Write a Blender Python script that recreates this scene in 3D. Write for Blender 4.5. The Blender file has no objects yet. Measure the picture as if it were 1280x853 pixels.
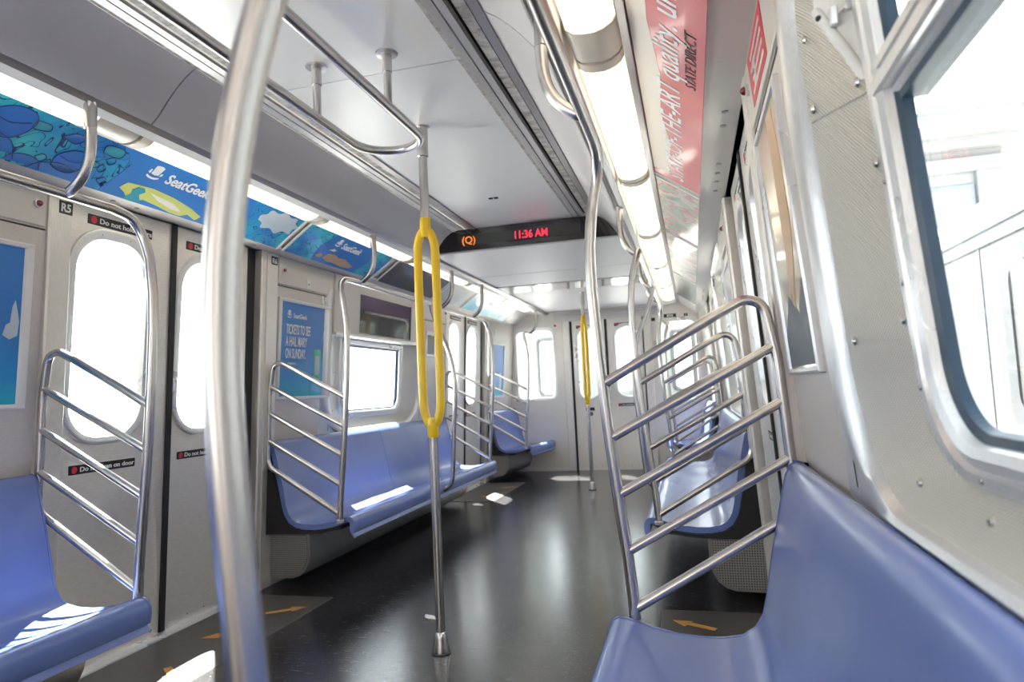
import bpy, bmesh, math, random
from mathutils import Vector, Matrix
random.seed(7)
scene = bpy.context.scene
COL = scene.collection

# ---------------------------------------------------------------- camera, light, exposure
CAM_POS = Vector((1.031, 0.0, 1.022))
YAW, PITCH, ROLL, FPX = 0.25937, 0.07501, -0.04695, 836.65
def camera():
    cy, sy, cp, sp = math.cos(YAW), math.sin(YAW), math.cos(PITCH), math.sin(PITCH)
    fwd = Vector((-sy*cp, cy*cp, sp)); right = Vector((cy, sy, 0)); up = right.cross(fwd)
    r = right*math.cos(ROLL) + up*math.sin(ROLL); u = -right*math.sin(ROLL) + up*math.cos(ROLL)
    cam = bpy.data.cameras.new('camera'); o = bpy.data.objects.new('camera', cam); COL.objects.link(o)
    m = Matrix((r, u, -fwd)).transposed().to_4x4(); m.translation = CAM_POS
    o.matrix_world = m
    cam.sensor_width = 36; cam.lens = FPX/1280*36; cam.clip_start = 0.02; cam.clip_end = 400
    cam.dof.use_dof = True; cam.dof.focus_distance = 2.3; cam.dof.aperture_fstop = 4.0
    scene.camera = o
camera()
SUN_DIR = Vector((0.36, -0.54, -1.0))
sl = bpy.data.lights.new('sun', 'SUN'); sl.energy = 48; sl.angle = math.radians(0.6); sl.color = (1, .93, .84)
so = bpy.data.objects.new('sun', sl); COL.objects.link(so); so.location = (-6, 10, 14)
so.rotation_euler = SUN_DIR.to_track_quat('-Z', 'Y').to_euler()
world = bpy.data.worlds.new('sky'); scene.world = world; world.use_nodes = True
bg = world.node_tree.nodes['Background']; bg.inputs[0].default_value = (.95, .97, 1.0, 1); bg.inputs[1].default_value = 4.2
LENS_POWER = .95
vs = scene.view_settings; vs.view_transform = 'Standard'; vs.look = 'None'; vs.gamma = 1; vs.use_curve_mapping = False
vs.exposure = 0.88
try:
    scene.cycles.use_denoising = True
    scene.cycles.max_bounces = 12; scene.cycles.diffuse_bounces = 5; scene.cycles.glossy_bounces = 6
    scene.cycles.transparent_max_bounces = 12
    scene.cycles.sample_clamp_indirect = 8
    scene.cycles.caustics_reflective = True
except Exception: pass

# ---------------------------------------------------------------- materials
def nodes(name):
    m = bpy.data.materials.new(name); m.use_nodes = True
    nt = m.node_tree; return m, nt, nt.nodes['Principled BSDF']
def setp(b, **k):
    for key, v in k.items():
        key = {'spec': 'Specular IOR Level', 'coat': 'Coat Weight', 'coat_r': 'Coat Roughness', 'base': 'Base Color', 'metal': 'Metallic',
               'rough': 'Roughness', 'em': 'Emission Color', 'ems': 'Emission Strength', 'aniso': 'Anisotropic', 'trans': 'Transmission Weight'}[key]
        if key in ('Base Color', 'Emission Color') and len(v) == 3: v = (*v, 1)
        b.inputs[key].default_value = v
def nd(nt, t, **k):
    n = nt.nodes.new(t)
    for a, v in k.items(): setattr(n, a, v)
    return n
def coords(nt, scale=(1,1,1), kind='Object', rot=(0,0,0)):
    tc = nd(nt, 'ShaderNodeTexCoord'); mp = nd(nt, 'ShaderNodeMapping')
    mp.inputs['Scale'].default_value = scale; mp.inputs['Rotation'].default_value = rot
    nt.links.new(tc.outputs[kind], mp.inputs[0]); return mp.outputs[0]
def noise(nt, vec, scale=5, detail=3, rough=.5, dist=0):
    n = nd(nt, 'ShaderNodeTexNoise'); n.inputs['Scale'].default_value = scale; n.inputs['Detail'].default_value = detail
    n.inputs['Roughness'].default_value = rough; n.inputs['Distortion'].default_value = dist
    nt.links.new(vec, n.inputs['Vector']); return n.outputs[0]
def ramp(nt, fac, stops, interp='LINEAR'):
    r = nd(nt, 'ShaderNodeValToRGB'); r.color_ramp.interpolation = interp
    while len(r.color_ramp.elements) < len(stops): r.color_ramp.elements.new(.5)
    for e, (p, c) in zip(r.color_ramp.elements, stops):
        e.position = p; e.color = (*c, 1) if not isinstance(c, (int, float)) else (c, c, c, 1)
    nt.links.new(fac, r.inputs[0]); return r.outputs[0]
def bump(nt, b, h, strength=.1, dist=.01):
    n = nd(nt, 'ShaderNodeBump'); n.inputs['Strength'].default_value = strength; n.inputs['Distance'].default_value = dist
    nt.links.new(h, n.inputs['Height']); nt.links.new(n.outputs[0], b.inputs['Normal'])

def simple(name, base, rough=.5, metal=0, **k):
    m, nt, b = nodes(name); setp(b, base=base, rough=rough, metal=metal, **k); return m
def brushed(name, base, rough=.3, scale=(6, 6, .6), amp=.12, bstr=.03, nscale=60):
    m, nt, b = nodes(name); setp(b, base=base, metal=.68)
    v = coords(nt, scale); n1 = noise(nt, v, nscale, 3)
    n2 = noise(nt, coords(nt, (1, 1, 1)), 3.0, 4)
    nt.links.new(ramp(nt, n2, [(.3, rough-amp*.6), (.7, rough+amp)]), b.inputs['Roughness'])
    mix = nd(nt, 'ShaderNodeMixRGB', blend_type='MULTIPLY'); mix.inputs[0].default_value = 1
    mix.inputs[1].default_value = (*base, 1); nt.links.new(ramp(nt, n1, [(.3, .86), (.7, 1.0)]), mix.inputs[2])
    nt.links.new(mix.outputs[0], b.inputs['Base Color'])
    bump(nt, b, n1, bstr, .002); return m

M = {}
M['tube'] = simple('satin stainless tube', (.60, .575, .56), .27, 1)
M['steel'] = brushed('brushed stainless panel', (.78, .745, .71), .40, (8, 8, .5))
M['steel_side'] = brushed('brushed stainless door', (.84, .80, .76), .42, (5, 5, 60), nscale=6)
M['trimsteel'] = brushed('satin stainless trim', (.78, .78, .79), .30)
M['wall'] = None
def wallmat():
    m, nt, b = nodes('beige grey melamine wall'); setp(b, rough=.33, coat=.25, coat_r=.12)
    n = noise(nt, coords(nt), 400, 2)
    nt.links.new(ramp(nt, n, [(.35, (.55, .505, .47)), (.65, (.65, .60, .56))]), b.inputs['Base Color'])
    bump(nt, b, n, .03, .001); return m
M['wall'] = wallmat()
M['panelbox'] = simple('cream enamel panel', (.66, .62, .575), .38)
M['seam'] = simple('dark seam', (.03, .03, .035), .6)
M['white'] = simple('white paint', (.74, .73, .72), .4)
def ceilmat():
    m, nt, b = nodes('grey satin ceiling panel'); setp(b, base=(.52, .51, .52), rough=.30, metal=.35, coat=.2, coat_r=.2)
    n = noise(nt, coords(nt), 2.2, 4)
    nt.links.new(ramp(nt, n, [(.3, .24), (.75, .36)]), b.inputs['Roughness'])
    nt.links.new(ramp(nt, n, [(.3, (.46, .45, .465)), (.7, (.54, .53, .54))]), b.inputs['Base Color']); return m
M['ceil'] = simple('grey satin ceiling panel', (.74, .725, .73), .36, .15, coat=.15, coat_r=.25)
M['cove'] = simple('mauve grey cove panel', (.62, .595, .605), .40, .1, coat=.2, coat_r=.22)
M['soffit'] = simple('glossy grey soffit', (.62, .60, .615), .50, .1)
M['soffit_gloss'] = simple('glossy lower soffit band', (.50, .48, .49), .14, .4, coat=.4, coat_r=.05)
def dirtymat():
    m, nt, b = nodes('dusty diffuser strip'); setp(b, rough=.5)
    n = noise(nt, coords(nt, (1, 2, 1)), 14, 6, .7)
    nt.links.new(ramp(nt, n, [(.35, (.22, .19, .175)), (.6, (.52, .50, .49))]), b.inputs['Base Color']); return m
M['dirty'] = dirtymat()
M['strip'] = simple('light aluminium strip', (.62, .60, .60), .35, .5)
M['ridge'] = simple('extruded aluminium', (.45, .42, .42), .3, .8)
M['black'] = simple('black rubber', (.012, .012, .014), .55)
M['slot'] = simple('black slot', (.004, .004, .005), .8)
M['darksteel'] = simple('dark bronze metal strip', (.20, .15, .125), .3, .8)
M['gasket'] = simple('dark window gasket', (.02, .05, .09), .35)
def floormat():
    m, nt, b = nodes('dark speckled floor'); setp(b, spec=.75)
    v = coords(nt)
    sp = ramp(nt, noise(nt, v, 260, 1), [(.66, 0), (.72, 1)])
    sp2 = ramp(nt, noise(nt, coords(nt, (1, 1, 1), rot=(0, 0, 1)), 130, 1), [(.70, 0), (.73, 1)])
    dirt = noise(nt, v, 2.5, 6, .65)
    basec = ramp(nt, dirt, [(.3, (.012, .011, .013)), (.75, (.030, .026, .027))])
    mx = nd(nt, 'ShaderNodeMixRGB'); nt.links.new(sp, mx.inputs[0]); nt.links.new(basec, mx.inputs[1]); mx.inputs[2].default_value = (.10, .11, .13, 1)
    mx2 = nd(nt, 'ShaderNodeMixRGB'); nt.links.new(sp2, mx2.inputs[0]); nt.links.new(mx.outputs[0], mx2.inputs[1]); mx2.inputs[2].default_value = (.26, .28, .32, 1)
    nt.links.new(mx2.outputs[0], b.inputs['Base Color'])
    scr = noise(nt, coords(nt, (1.2, 14, 1)), 9, 8, .7)
    nt.links.new(ramp(nt, scr, [(.3, .15), (.7, .30)]), b.inputs['Roughness'])
    bump(nt, b, noise(nt, coords(nt, (1, 3, 1)), 30, 5, .6), .06, .003); return m
M['floor'] = floormat()
def matmat():
    m, nt, b = nodes('grey door mat floor'); setp(b, rough=.42)
    n = noise(nt, coords(nt), 60, 6, .8)
    nt.links.new(ramp(nt, n, [(.3, (.055, .048, .045)), (.7, (.085, .075, .07))]), b.inputs['Base Color']); return m
M['mat'] = matmat()
M['arrow'] = simple('orange floor decal', (.50, .24, .05), .5)
def seatmat():
    m, nt, b = nodes('periwinkle moulded plastic'); setp(b, base=(.175, .235, .56), rough=.27, coat=.25, coat_r=.12)
    n2 = noise(nt, coords(nt), 1.7, 3)
    nt.links.new(ramp(nt, n2, [(.3, (.125, .18, .44)), (.7, (.145, .21, .49))]), b.inputs['Base Color']); return m
M['seat'] = seatmat()
M['yellow'] = simple('yellow vinyl grip', (.92, .60, .015), .28, coat=.3, coat_r=.1)
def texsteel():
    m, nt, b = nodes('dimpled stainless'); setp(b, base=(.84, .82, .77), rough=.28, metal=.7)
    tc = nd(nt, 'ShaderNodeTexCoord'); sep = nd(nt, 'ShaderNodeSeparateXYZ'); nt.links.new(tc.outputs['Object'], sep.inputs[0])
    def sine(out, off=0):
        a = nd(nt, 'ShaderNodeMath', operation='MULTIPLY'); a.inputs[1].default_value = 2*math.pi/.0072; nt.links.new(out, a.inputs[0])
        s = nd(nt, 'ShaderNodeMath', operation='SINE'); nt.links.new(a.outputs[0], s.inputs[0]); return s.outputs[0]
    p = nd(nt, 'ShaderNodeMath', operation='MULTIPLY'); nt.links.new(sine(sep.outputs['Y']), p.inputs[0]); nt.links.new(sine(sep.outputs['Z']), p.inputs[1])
    nt.links.new(ramp(nt, p.outputs[0], [(.25, (.66, .64, .58)), (.7, (.97, .95, .89))]), b.inputs['Base Color']); bump(nt, b, p.outputs[0], .9, .0022); return m  # light and dark of the dimple relief also painted into the base colour
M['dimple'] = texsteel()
def glassmat():
    m = bpy.data.materials.new('clear window glass'); m.use_nodes = True; nt = m.node_tree; nt.nodes.clear()
    out = nd(nt, 'ShaderNodeOutputMaterial'); t = nd(nt, 'ShaderNodeBsdfTransparent'); g = nd(nt, 'ShaderNodeBsdfGlossy'); mx = nd(nt, 'ShaderNodeMixShader')
    f = nd(nt, 'ShaderNodeFresnel'); ge = nd(nt, 'ShaderNodeNewGeometry')
    ir = nd(nt, 'ShaderNodeMath', operation='MULTIPLY_ADD'); nt.links.new(ge.outputs['Backfacing'], ir.inputs[0]); ir.inputs[1].default_value = 1/1.45-1.45; ir.inputs[2].default_value = 1.45
    nt.links.new(ir.outputs[0], f.inputs['IOR'])
    t.inputs[0].default_value = (.93, .97, .97, 1); g.inputs['Roughness'].default_value = .02
    nt.links.new(f.outputs[0], mx.inputs[0]); nt.links.new(t.outputs[0], mx.inputs[1]); nt.links.new(g.outputs[0], mx.inputs[2]); nt.links.new(mx.outputs[0], out.inputs[0])
    return m
M['glass'] = glassmat()
M['lens'] = simple('lit fluorescent diffuser', (.8, .78, .72), .4, em=(1, .87, .64), ems=LENS_POWER)
M['lenscap'] = simple('unlit tan diffuser end', (.60, .54, .46), .35)
M['blackgloss'] = simple('black glossy display', (.006, .006, .007), .08, coat=.5)
M['ledred'] = simple('red LED', (.2, .0, .0), .5, em=(1, .03, .08), ems=.9)
M['ledorange'] = simple('orange LED', (.3, .1, .0), .5, em=(1, .22, .04), ems=.7)
M['letter'] = simple('white lettering', (.82, .82, .84), .5)
M['sticker'] = simple('black sticker', (.012, .012, .014), .4)
M['redic'] = simple('red icon', (.62, .04, .06), .4)
M['redlens'] = simple('dark red indicator lens', (.22, .012, .02), .15, coat=.6)
M['whitesticker'] = simple('white sticker', (.75, .73, .72), .4)
M['cream'] = simple('cream lettering', (.78, .72, .66), .5)

def artmat(name, stops, lines=True, scale=7, seed=0, rough=.38, coat=.28, linecol=(.01, .03, .16)):
    m, nt, b = nodes(name); setp(b, rough=rough, coat=coat, coat_r=.08)
    tc = nd(nt, 'ShaderNodeTexCoord'); mp = nd(nt, 'ShaderNodeMapping'); nt.links.new(tc.outputs['Object'], mp.inputs[0])
    mp.inputs['Location'].default_value = (seed*3.1, seed*1.7, seed*.9)
    v = mp.outputs[0]
    n = noise(nt, v, scale*.5, 2, .5, .6)
    c = ramp(nt, n, stops)
    if lines:
        n2 = noise(nt, v, scale*1.6, 1.5, .4, 1.2)
        mm = nd(nt, 'ShaderNodeMath', operation='MULTIPLY'); mm.inputs[1].default_value = 5; nt.links.new(n2, mm.inputs[0])
        fr = nd(nt, 'ShaderNodeMath', operation='FRACT'); nt.links.new(mm.outputs[0], fr.inputs[0])
        ln = ramp(nt, fr.outputs[0], [(.0, 1), (.10, 1), (.15, 0)])
        mx = nd(nt, 'ShaderNodeMixRGB'); nt.links.new(ln, mx.inputs[0]); nt.links.new(c, mx.inputs[1]); mx.inputs[2].default_value = (*linecol, 1)
        c = mx.outputs[0]
    nt.links.new(c, b.inputs['Base Color']); return m
M['artblue'] = artmat('blue teal doodle print', [(.34, (.012, .15, .55)), (.46, (.01, .25, .58)), (.54, (.015, .37, .58)), (.64, (.04, .52, .60))])
M['plainblue'] = simple('flat blue print', (.018, .18, .56), .4, coat=.2, coat_r=.08)
def postermat():
    m, nt, b = nodes('blue to teal poster print'); setp(b, rough=.4, coat=.25, coat_r=.05)
    tc = nd(nt, 'ShaderNodeTexCoord'); sp = nd(nt, 'ShaderNodeSeparateXYZ'); nt.links.new(tc.outputs['Generated'], sp.inputs[0])
    n = noise(nt, coords(nt), 5, 2)
    ad = nd(nt, 'ShaderNodeMath', operation='MULTIPLY_ADD'); nt.links.new(n, ad.inputs[0]); ad.inputs[1].default_value = .25; nt.links.new(sp.outputs['Z'], ad.inputs[2])
    nt.links.new(ramp(nt, ad.outputs[0], [(.12, (.01, .42, .58)), (.34, (.012, .27, .62)), (.62, (.02, .19, .58)), (1, (.022, .19, .56))]), b.inputs['Base Color']); return m
M['poster'] = postermat()
M['artred'] = artmat('red pink print', [(.3, (.66, .16, .13)), (.5, (.60, .13, .15)), (.7, (.50, .09, .13))], lines=False, scale=3)
M['artmag'] = artmat('mixed colour print', [(.3, (.10, .12, .11)), (.45, (.45, .44, .42)), (.5, (.40, .05, .07)), (.55, (.25, .33, .28)), (.7, (.12, .11, .11))], lines=False, scale=12, seed=2)
M['artdark'] = artmat('near black print', [(.3, (.02, .022, .024)), (.6, (.05, .04, .045)), (.75, (.10, .04, .05))], lines=False, scale=6, seed=4)
M['artgrey'] = artmat('pale grey print', [(.3, (.42, .44, .45)), (.7, (.55, .56, .55))], lines=False, scale=6, seed=5)
M['artsea'] = artmat('pale sea blue print', [(.32, (.05, .22, .42)), (.5, (.13, .38, .52)), (.68, (.30, .52, .50))], lines=False, scale=7, seed=6)
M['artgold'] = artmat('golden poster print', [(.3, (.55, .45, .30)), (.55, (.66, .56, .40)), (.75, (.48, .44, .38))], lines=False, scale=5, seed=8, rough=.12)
M['sandy'] = simple('tan print and painted reflection', (.55, .36, .20), .4)
M['yellowprint'] = simple('yellow green print', (.58, .62, .16), .4)
M['greyprint'] = simple('cloud white print', (.50, .58, .66), .4)
M['navyline'] = simple('navy ink line', (.012, .035, .20), .4)
M['midblue'] = simple('mid blue print', (.02, .15, .52), .35)
M['tealprint'] = simple('teal print', (.03, .30, .40), .4)
M['mint'] = simple('mint phone print', (.10, .55, .36), .4)
def screenmat():
    m, nt, b = nodes('switched off display screen'); setp(b, rough=.07, base=(.012, .012, .016)); 
    tc = nd(nt, 'ShaderNodeTexCoord'); sp = nd(nt, 'ShaderNodeSeparateXYZ'); nt.links.new(tc.outputs['Generated'], sp.inputs[0])
    nt.links.new(ramp(nt, sp.outputs['Z'], [(.0, (.03, .035, .045)), (.62, (.035, .035, .045)), (.66, (.10, .06, .13)), (1, (.09, .055, .12))], 'LINEAR'), b.inputs['Base Color']); return m
M['screen'] = screenmat()
def perfmat():
    m, nt, b = nodes('perforated steel'); setp(b, rough=.42, metal=.85)
    tc = nd(nt, 'ShaderNodeTexCoord'); sp = nd(nt, 'ShaderNodeSeparateXYZ'); nt.links.new(tc.outputs['Object'], sp.inputs[0])
    def cell(out):
        a = nd(nt, 'ShaderNodeMath', operation='DIVIDE'); a.inputs[1].default_value = .0115; nt.links.new(out, a.inputs[0])
        f = nd(nt, 'ShaderNodeMath', operation='FRACT'); nt.links.new(a.outputs[0], f.inputs[0])
        s = nd(nt, 'ShaderNodeMath', operation='SUBTRACT'); s.inputs[1].default_value = .5; nt.links.new(f.outputs[0], s.inputs[0])
        q = nd(nt, 'ShaderNodeMath', operation='POWER'); q.inputs[1].default_value = 2; 
        ab = nd(nt, 'ShaderNodeMath', operation='ABSOLUTE'); nt.links.new(s.outputs[0], ab.inputs[0]); nt.links.new(ab.outputs[0], q.inputs[0]); return q.outputs[0]
    ad = nd(nt, 'ShaderNodeMath', operation='ADD'); nt.links.new(cell(sp.outputs['X']), ad.inputs[0]); nt.links.new(cell(sp.outputs['Z']), ad.inputs[1])
    hole = ramp(nt, ad.outputs[0], [(.05, 1), (.07, 0)])
    nt.links.new(hole, b.inputs['Base Color'])
    mx = nd(nt, 'ShaderNodeMixRGB'); nt.links.new(hole, mx.inputs[0]); mx.inputs[1].default_value = (.42, .40, .38, 1); mx.inputs[2].default_value = (.01, .01, .01, 1)
    nt.links.new(mx.outputs[0], b.inputs['Base Color']); return m
M['perf'] = perfmat()
M['heater'] = brushed('dark steel heater cover', (.34, .33, .33), .42)
M['stone'] = simple('building stone', (.15, .152, .158), .8)
M['stonedark'] = simple('pale blue building glass', (.105, .12, .145), .5)
M['trainwhite'] = simple('neighbouring train steel', (.085, .086, .090), .5)
M['nextcar'] = simple('pale painted car end', (.24, .27, .27), .5)
M['trainline'] = simple('train seam grey', (.072, .076, .084), .6)
M['track'] = simple('sunlit ballast', (.55, .54, .52), .9)

# ---------------------------------------------------------------- helpers
def root_loc(p):
    while p.parent is not None: p = p.parent
    return p.location.copy()
def finish(name, bm, mat, parent=None, smooth=False, recalc=True):
    if recalc: bmesh.ops.recalc_face_normals(bm, faces=bm.faces)
    if parent is not None:
        l = root_loc(parent)
        if l.length: bmesh.ops.translate(bm, verts=bm.verts, vec=-l)
    me = bpy.data.meshes.new(name); bm.to_mesh(me); bm.free()
    o = bpy.data.objects.new(name, me); COL.objects.link(o)
    if mat is not None: me.materials.append(M[mat] if isinstance(mat, str) else mat)
    if smooth:
        me.polygons.foreach_set('use_smooth', [True]*len(me.polygons))
        try: me.set_sharp_from_angle(angle=math.radians(40))
        except Exception: pass
    if parent is not None: o.parent = parent
    return o
def thing(name, label, cat, loc=(0,0,0), group=None):
    o = bpy.data.objects.new(name, None); COL.objects.link(o); o.location = loc; o.empty_display_size = .1
    o['label'] = label; o['category'] = cat
    if group: o['group'] = group
    bpy.context.view_layer.update()
    return o
def tag(o, label, cat, group=None):
    o['label'] = label; o['category'] = cat
    if group: o['group'] = group
    return o
def struct(o): o['kind'] = 'structure'; return o
def box(bm, x0, x1, y0, y1, z0, z1, bev=0, seg=2):
    r = bmesh.ops.create_cube(bm, size=1); vs_ = r['verts']
    for v in vs_:
        v.co = Vector(((x0+x1)/2 + v.co.x*(x1-x0), (y0+y1)/2 + v.co.y*(y1-y0), (z0+z1)/2 + v.co.z*(z1-z0)))
    if bev:
        es = list({e for v in vs_ for e in v.link_edges})
        bmesh.ops.bevel(bm, geom=es, offset=bev, segments=seg, affect='EDGES', profile=.5)
def fillet(pts, rads, n=8):
    """round the corners of a polyline"""
    P = [Vector(p) for p in pts]; out = [P[0]]
    if isinstance(rads, (int, float)): rads = [rads]*len(P)
    for i in range(1, len(P)-1):
        a, b, c = P[i-1], P[i], P[i+1]; u = (a-b); w = (c-b); lu, lw = u.length, w.length; u.normalize(); w.normalize()
        ang = u.angle(w)
        if ang > 3.10: out.append(b); continue
        d = min(rads[i]/math.tan(ang/2), lu*.49, lw*.49); r = d*math.tan(ang/2)
        ctr = b + (u+w).normalized()*(r/math.sin(ang/2))
        s, e = b+u*d, b+w*d
        v0, v1 = s-ctr, e-ctr; tot = v0.angle(v1)
        for k in range(n+1):
            t = k/n; out.append(ctr + (v0*math.sin((1-t)*tot) + v1*math.sin(t*tot))/math.sin(tot))
    out.append(P[-1]); return out
def smoothpath(pts, n=6):
    P = [Vector(p) for p in pts]; P = [P[0]*2-P[1]] + P + [P[-1]*2-P[-2]]; out = []
    for i in range(1, len(P)-2):
        for k in range(n):
            t = k/n; a, b, c, d = P[i-1], P[i], P[i+1], P[i+2]
            out.append(.5*((2*b) + (c-a)*t + (2*a-5*b+4*c-d)*t*t + (-a+3*b-3*c+d)*t**3))
    out.append(P[-2]); return out
def tube(bm, pts, r, seg=14, cap=True, closed=False):
    P = [Vector(p) for p in pts]; n = len(P); rs = r if isinstance(r, (list, tuple)) else [r]*n
    T = []
    for i in range(n):
        if closed: t = P[(i+1) % n]-P[i-1]
        else: t = P[min(i+1, n-1)]-P[max(i-1, 0)]
        T.append(t.normalized())
    up = Vector((0, 0, 1)) if abs(T[0].z) < .9 else Vector((0, 1, 0))
    N = (up - T[0]*up.dot(T[0])).normalized(); rings = []
    for i in range(n):
        N = (N - T[i]*N.dot(T[i])).normalized(); B = T[i].cross(N)
        rings.append([bm.verts.new(P[i] + (N*math.cos(2*math.pi*k/seg) + B*math.sin(2*math.pi*k/seg))*rs[i]) for k in range(seg)])
    m = n if closed else n-1
    for i in range(m):
        a, b = rings[i], rings[(i+1) % n]
        for k in range(seg): bm.faces.new((a[k], a[(k+1) % seg], b[(k+1) % seg], b[k]))
    if cap and not closed:
        bm.faces.new(rings[0][::-1]); bm.faces.new(rings[-1])
def tube_obj(name, pts, r, parent, mat='tube', seg=14, closed=False, cap=True):
    bm = bmesh.new(); tube(bm, pts, r, seg, cap, closed); return finish(name, bm, mat, parent, True)
def lathe(bm, prof, base, seg=24, axis='Z'):
    rings = []
    for r, z in prof:
        ring = []
        for k in range(seg):
            a = 2*math.pi*k/seg
            ring.append(bm.verts.new(Vector(base) + Vector((r*math.cos(a), r*math.sin(a), z))))
        rings.append(ring)
    for a, b in zip(rings, rings[1:]):
        for k in range(seg): bm.faces.new((a[k], a[(k+1) % seg], b[(k+1) % seg], b[k]))
    bm.faces.new(rings[0][::-1]); bm.faces.new(rings[-1])
def prism(bm, prof, y0, y1, s=1, ny=1, closed=True, cap=True, mod=None):
    """profile of (x,z) points swept along Y; s mirrors x"""
    rings = []
    for j in range(ny+1):
        y = y0 + (y1-y0)*j/ny
        ring = []
        for i, (x, z) in enumerate(prof):
            p = Vector((s*x, y, z))
            if mod: p = mod(p, i, j/ny)
            ring.append(bm.verts.new(p))
        rings.append(ring)
    n = len(prof); m = n if closed else n-1
    for a, b in zip(rings, rings[1:]):
        for k in range(m): bm.faces.new((a[k], a[(k+1) % n], b[(k+1) % n], b[k]))
    if cap == 'strip':      # thin shell: profile is an outer line followed by its inner line reversed
        for ring in (rings[0], rings[-1]):
            for k in range(n//2-1): bm.faces.new((ring[k], ring[k+1], ring[n-2-k], ring[n-1-k]))
    elif cap and closed:
        bm.faces.new(rings[0]); bm.faces.new(rings[-1][::-1])
def wx(z): return 1.325 - .073*max(0, z-.58)
def taper(y): return .085*max(0, min(1, (y-7.55)/.8))
def wp(s):
    def f(u, v, d): return Vector((s*(wx(v)-d-taper(u)), u, v))
    return f
END = 8.35
def ep(u, v, d): return Vector((u, END-d, v))
def rr(u0, u1, v0, v1, r, n=6):
    r = max(min(r, (u1-u0)/2-.0005, (v1-v0)/2-.0005), .0005); out = []
    for cu, cv, a0 in ((u1-r, v0+r, -90), (u1-r, v1-r, 0), (u0+r, v1-r, 90), (u0+r, v0+r, 180)):
        for k in range(n+1):
            a = math.radians(a0 + 90*k/n); out.append((cu+r*math.cos(a), cv+r*math.sin(a)))
    return out
def loft(bm, f, loops, cap_first=False, cap_last=False, n=6):
    R = [[bm.verts.new(f(u, v, L[5])) for u, v in rr(*L[:5], n=n)] for L in loops]
    for a, b in zip(R, R[1:]):
        m = len(a)
        for k in range(m): bm.faces.new((a[k], a[(k+1) % m], b[(k+1) % m], b[k]))
    if cap_first: bm.faces.new(R[0])
    if cap_last: bm.faces.new(R[-1][::-1])
def loft_obj(name, f, loops, mat, parent=None, cf=False, cl=False, smooth=False, n=6):
    bm = bmesh.new(); loft(bm, f, loops, cf, cl, n); return finish(name, bm, mat, parent, smooth)
def plate(name, f, u0, u1, v0, v1, d0, d1, mat, parent=None, r=.003, bev=0):
    L = [(u0, u1, v0, v1, r, d0), (u0, u1, v0, v1, r, d1-bev)]
    if bev: L.append((u0+bev, u1-bev, v0+bev, v1-bev, max(r-bev, .001), d1))
    return loft_obj(name, f, L, mat, parent, True, True)
def screws(name, f, pts, d, mat, parent, r=.006):
    bm = bmesh.new()
    for u, v in pts:
        c = f(u, v, d); nrm = (f(u, v, d+.01)-c).normalized(); q = nrm.to_track_quat('Z', 'Y')
        for rr_, h in ((r, 0), ):
            ring0 = [bm.verts.new(c + q @ Vector((r*math.cos(a*math.pi/4), r*math.sin(a*math.pi/4), 0))) for a in range(8)]
            ring1 = [bm.verts.new(c + q @ Vector((r*.6*math.cos(a*math.pi/4), r*.6*math.sin(a*math.pi/4), r*.5))) for a in range(8)]
            for k in range(8): bm.faces.new((ring0[k], ring0[(k+1) % 8], ring1[(k+1) % 8], ring1[k]))
            bm.faces.new(ring1)
    return finish(name, bm, mat, parent, True)
def text(body, size, origin, xd, yd, mat, parent, name='lettering', align='LEFT', off=0.0, sx=1.0, shear=0.0, extrude=.0006, space=1.0):
    cu = bpy.data.curves.new(name, 'FONT'); cu.body = body; cu.size = size; cu.align_x = align; cu.offset = off; cu.extrude = extrude
    cu.shear = shear; cu.space_character = space; cu.resolution_u = 3
    tmp = bpy.data.objects.new(name, cu); COL.objects.link(tmp)
    bpy.context.view_layer.update()
    me = bpy.data.meshes.new_from_object(tmp.evaluated_get(bpy.context.evaluated_depsgraph_get()))
    bpy.data.objects.remove(tmp); bpy.data.curves.remove(cu)
    me.materials.clear(); me.materials.append(M[mat]); me.name = name
    o = bpy.data.objects.new(name, me); COL.objects.link(o)
    x = Vector(xd).normalized(); y = Vector(yd).normalized(); z = x.cross(y).normalized(); y = z.cross(x)
    m = Matrix((x*sx, y, z)).transposed().to_4x4()
    m.translation = Vector(origin) - (root_loc(parent) if parent else Vector())
    if parent: o.parent = parent
    o.matrix_local = m
    return o
def wallframe(s): return Vector((0, -s, 0)), Vector((-s*.073, 0, 1)).normalized()
def side(s): return 'left' if s < 0 else 'right'

PITCHY = 4.15; C0 = 2.56
DOORS = {-1: C0-PITCHY, 0: C0, 1: C0+PITCHY}
Y0 = -4.96
ZT = 1.87

# ---------------------------------------------------------------- shell: floor and ceiling
bm = bmesh.new(); box(bm, -1.36, 1.36, Y0, END+.05, -.08, 0); struct(finish('floor', bm, 'floor'))
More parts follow.
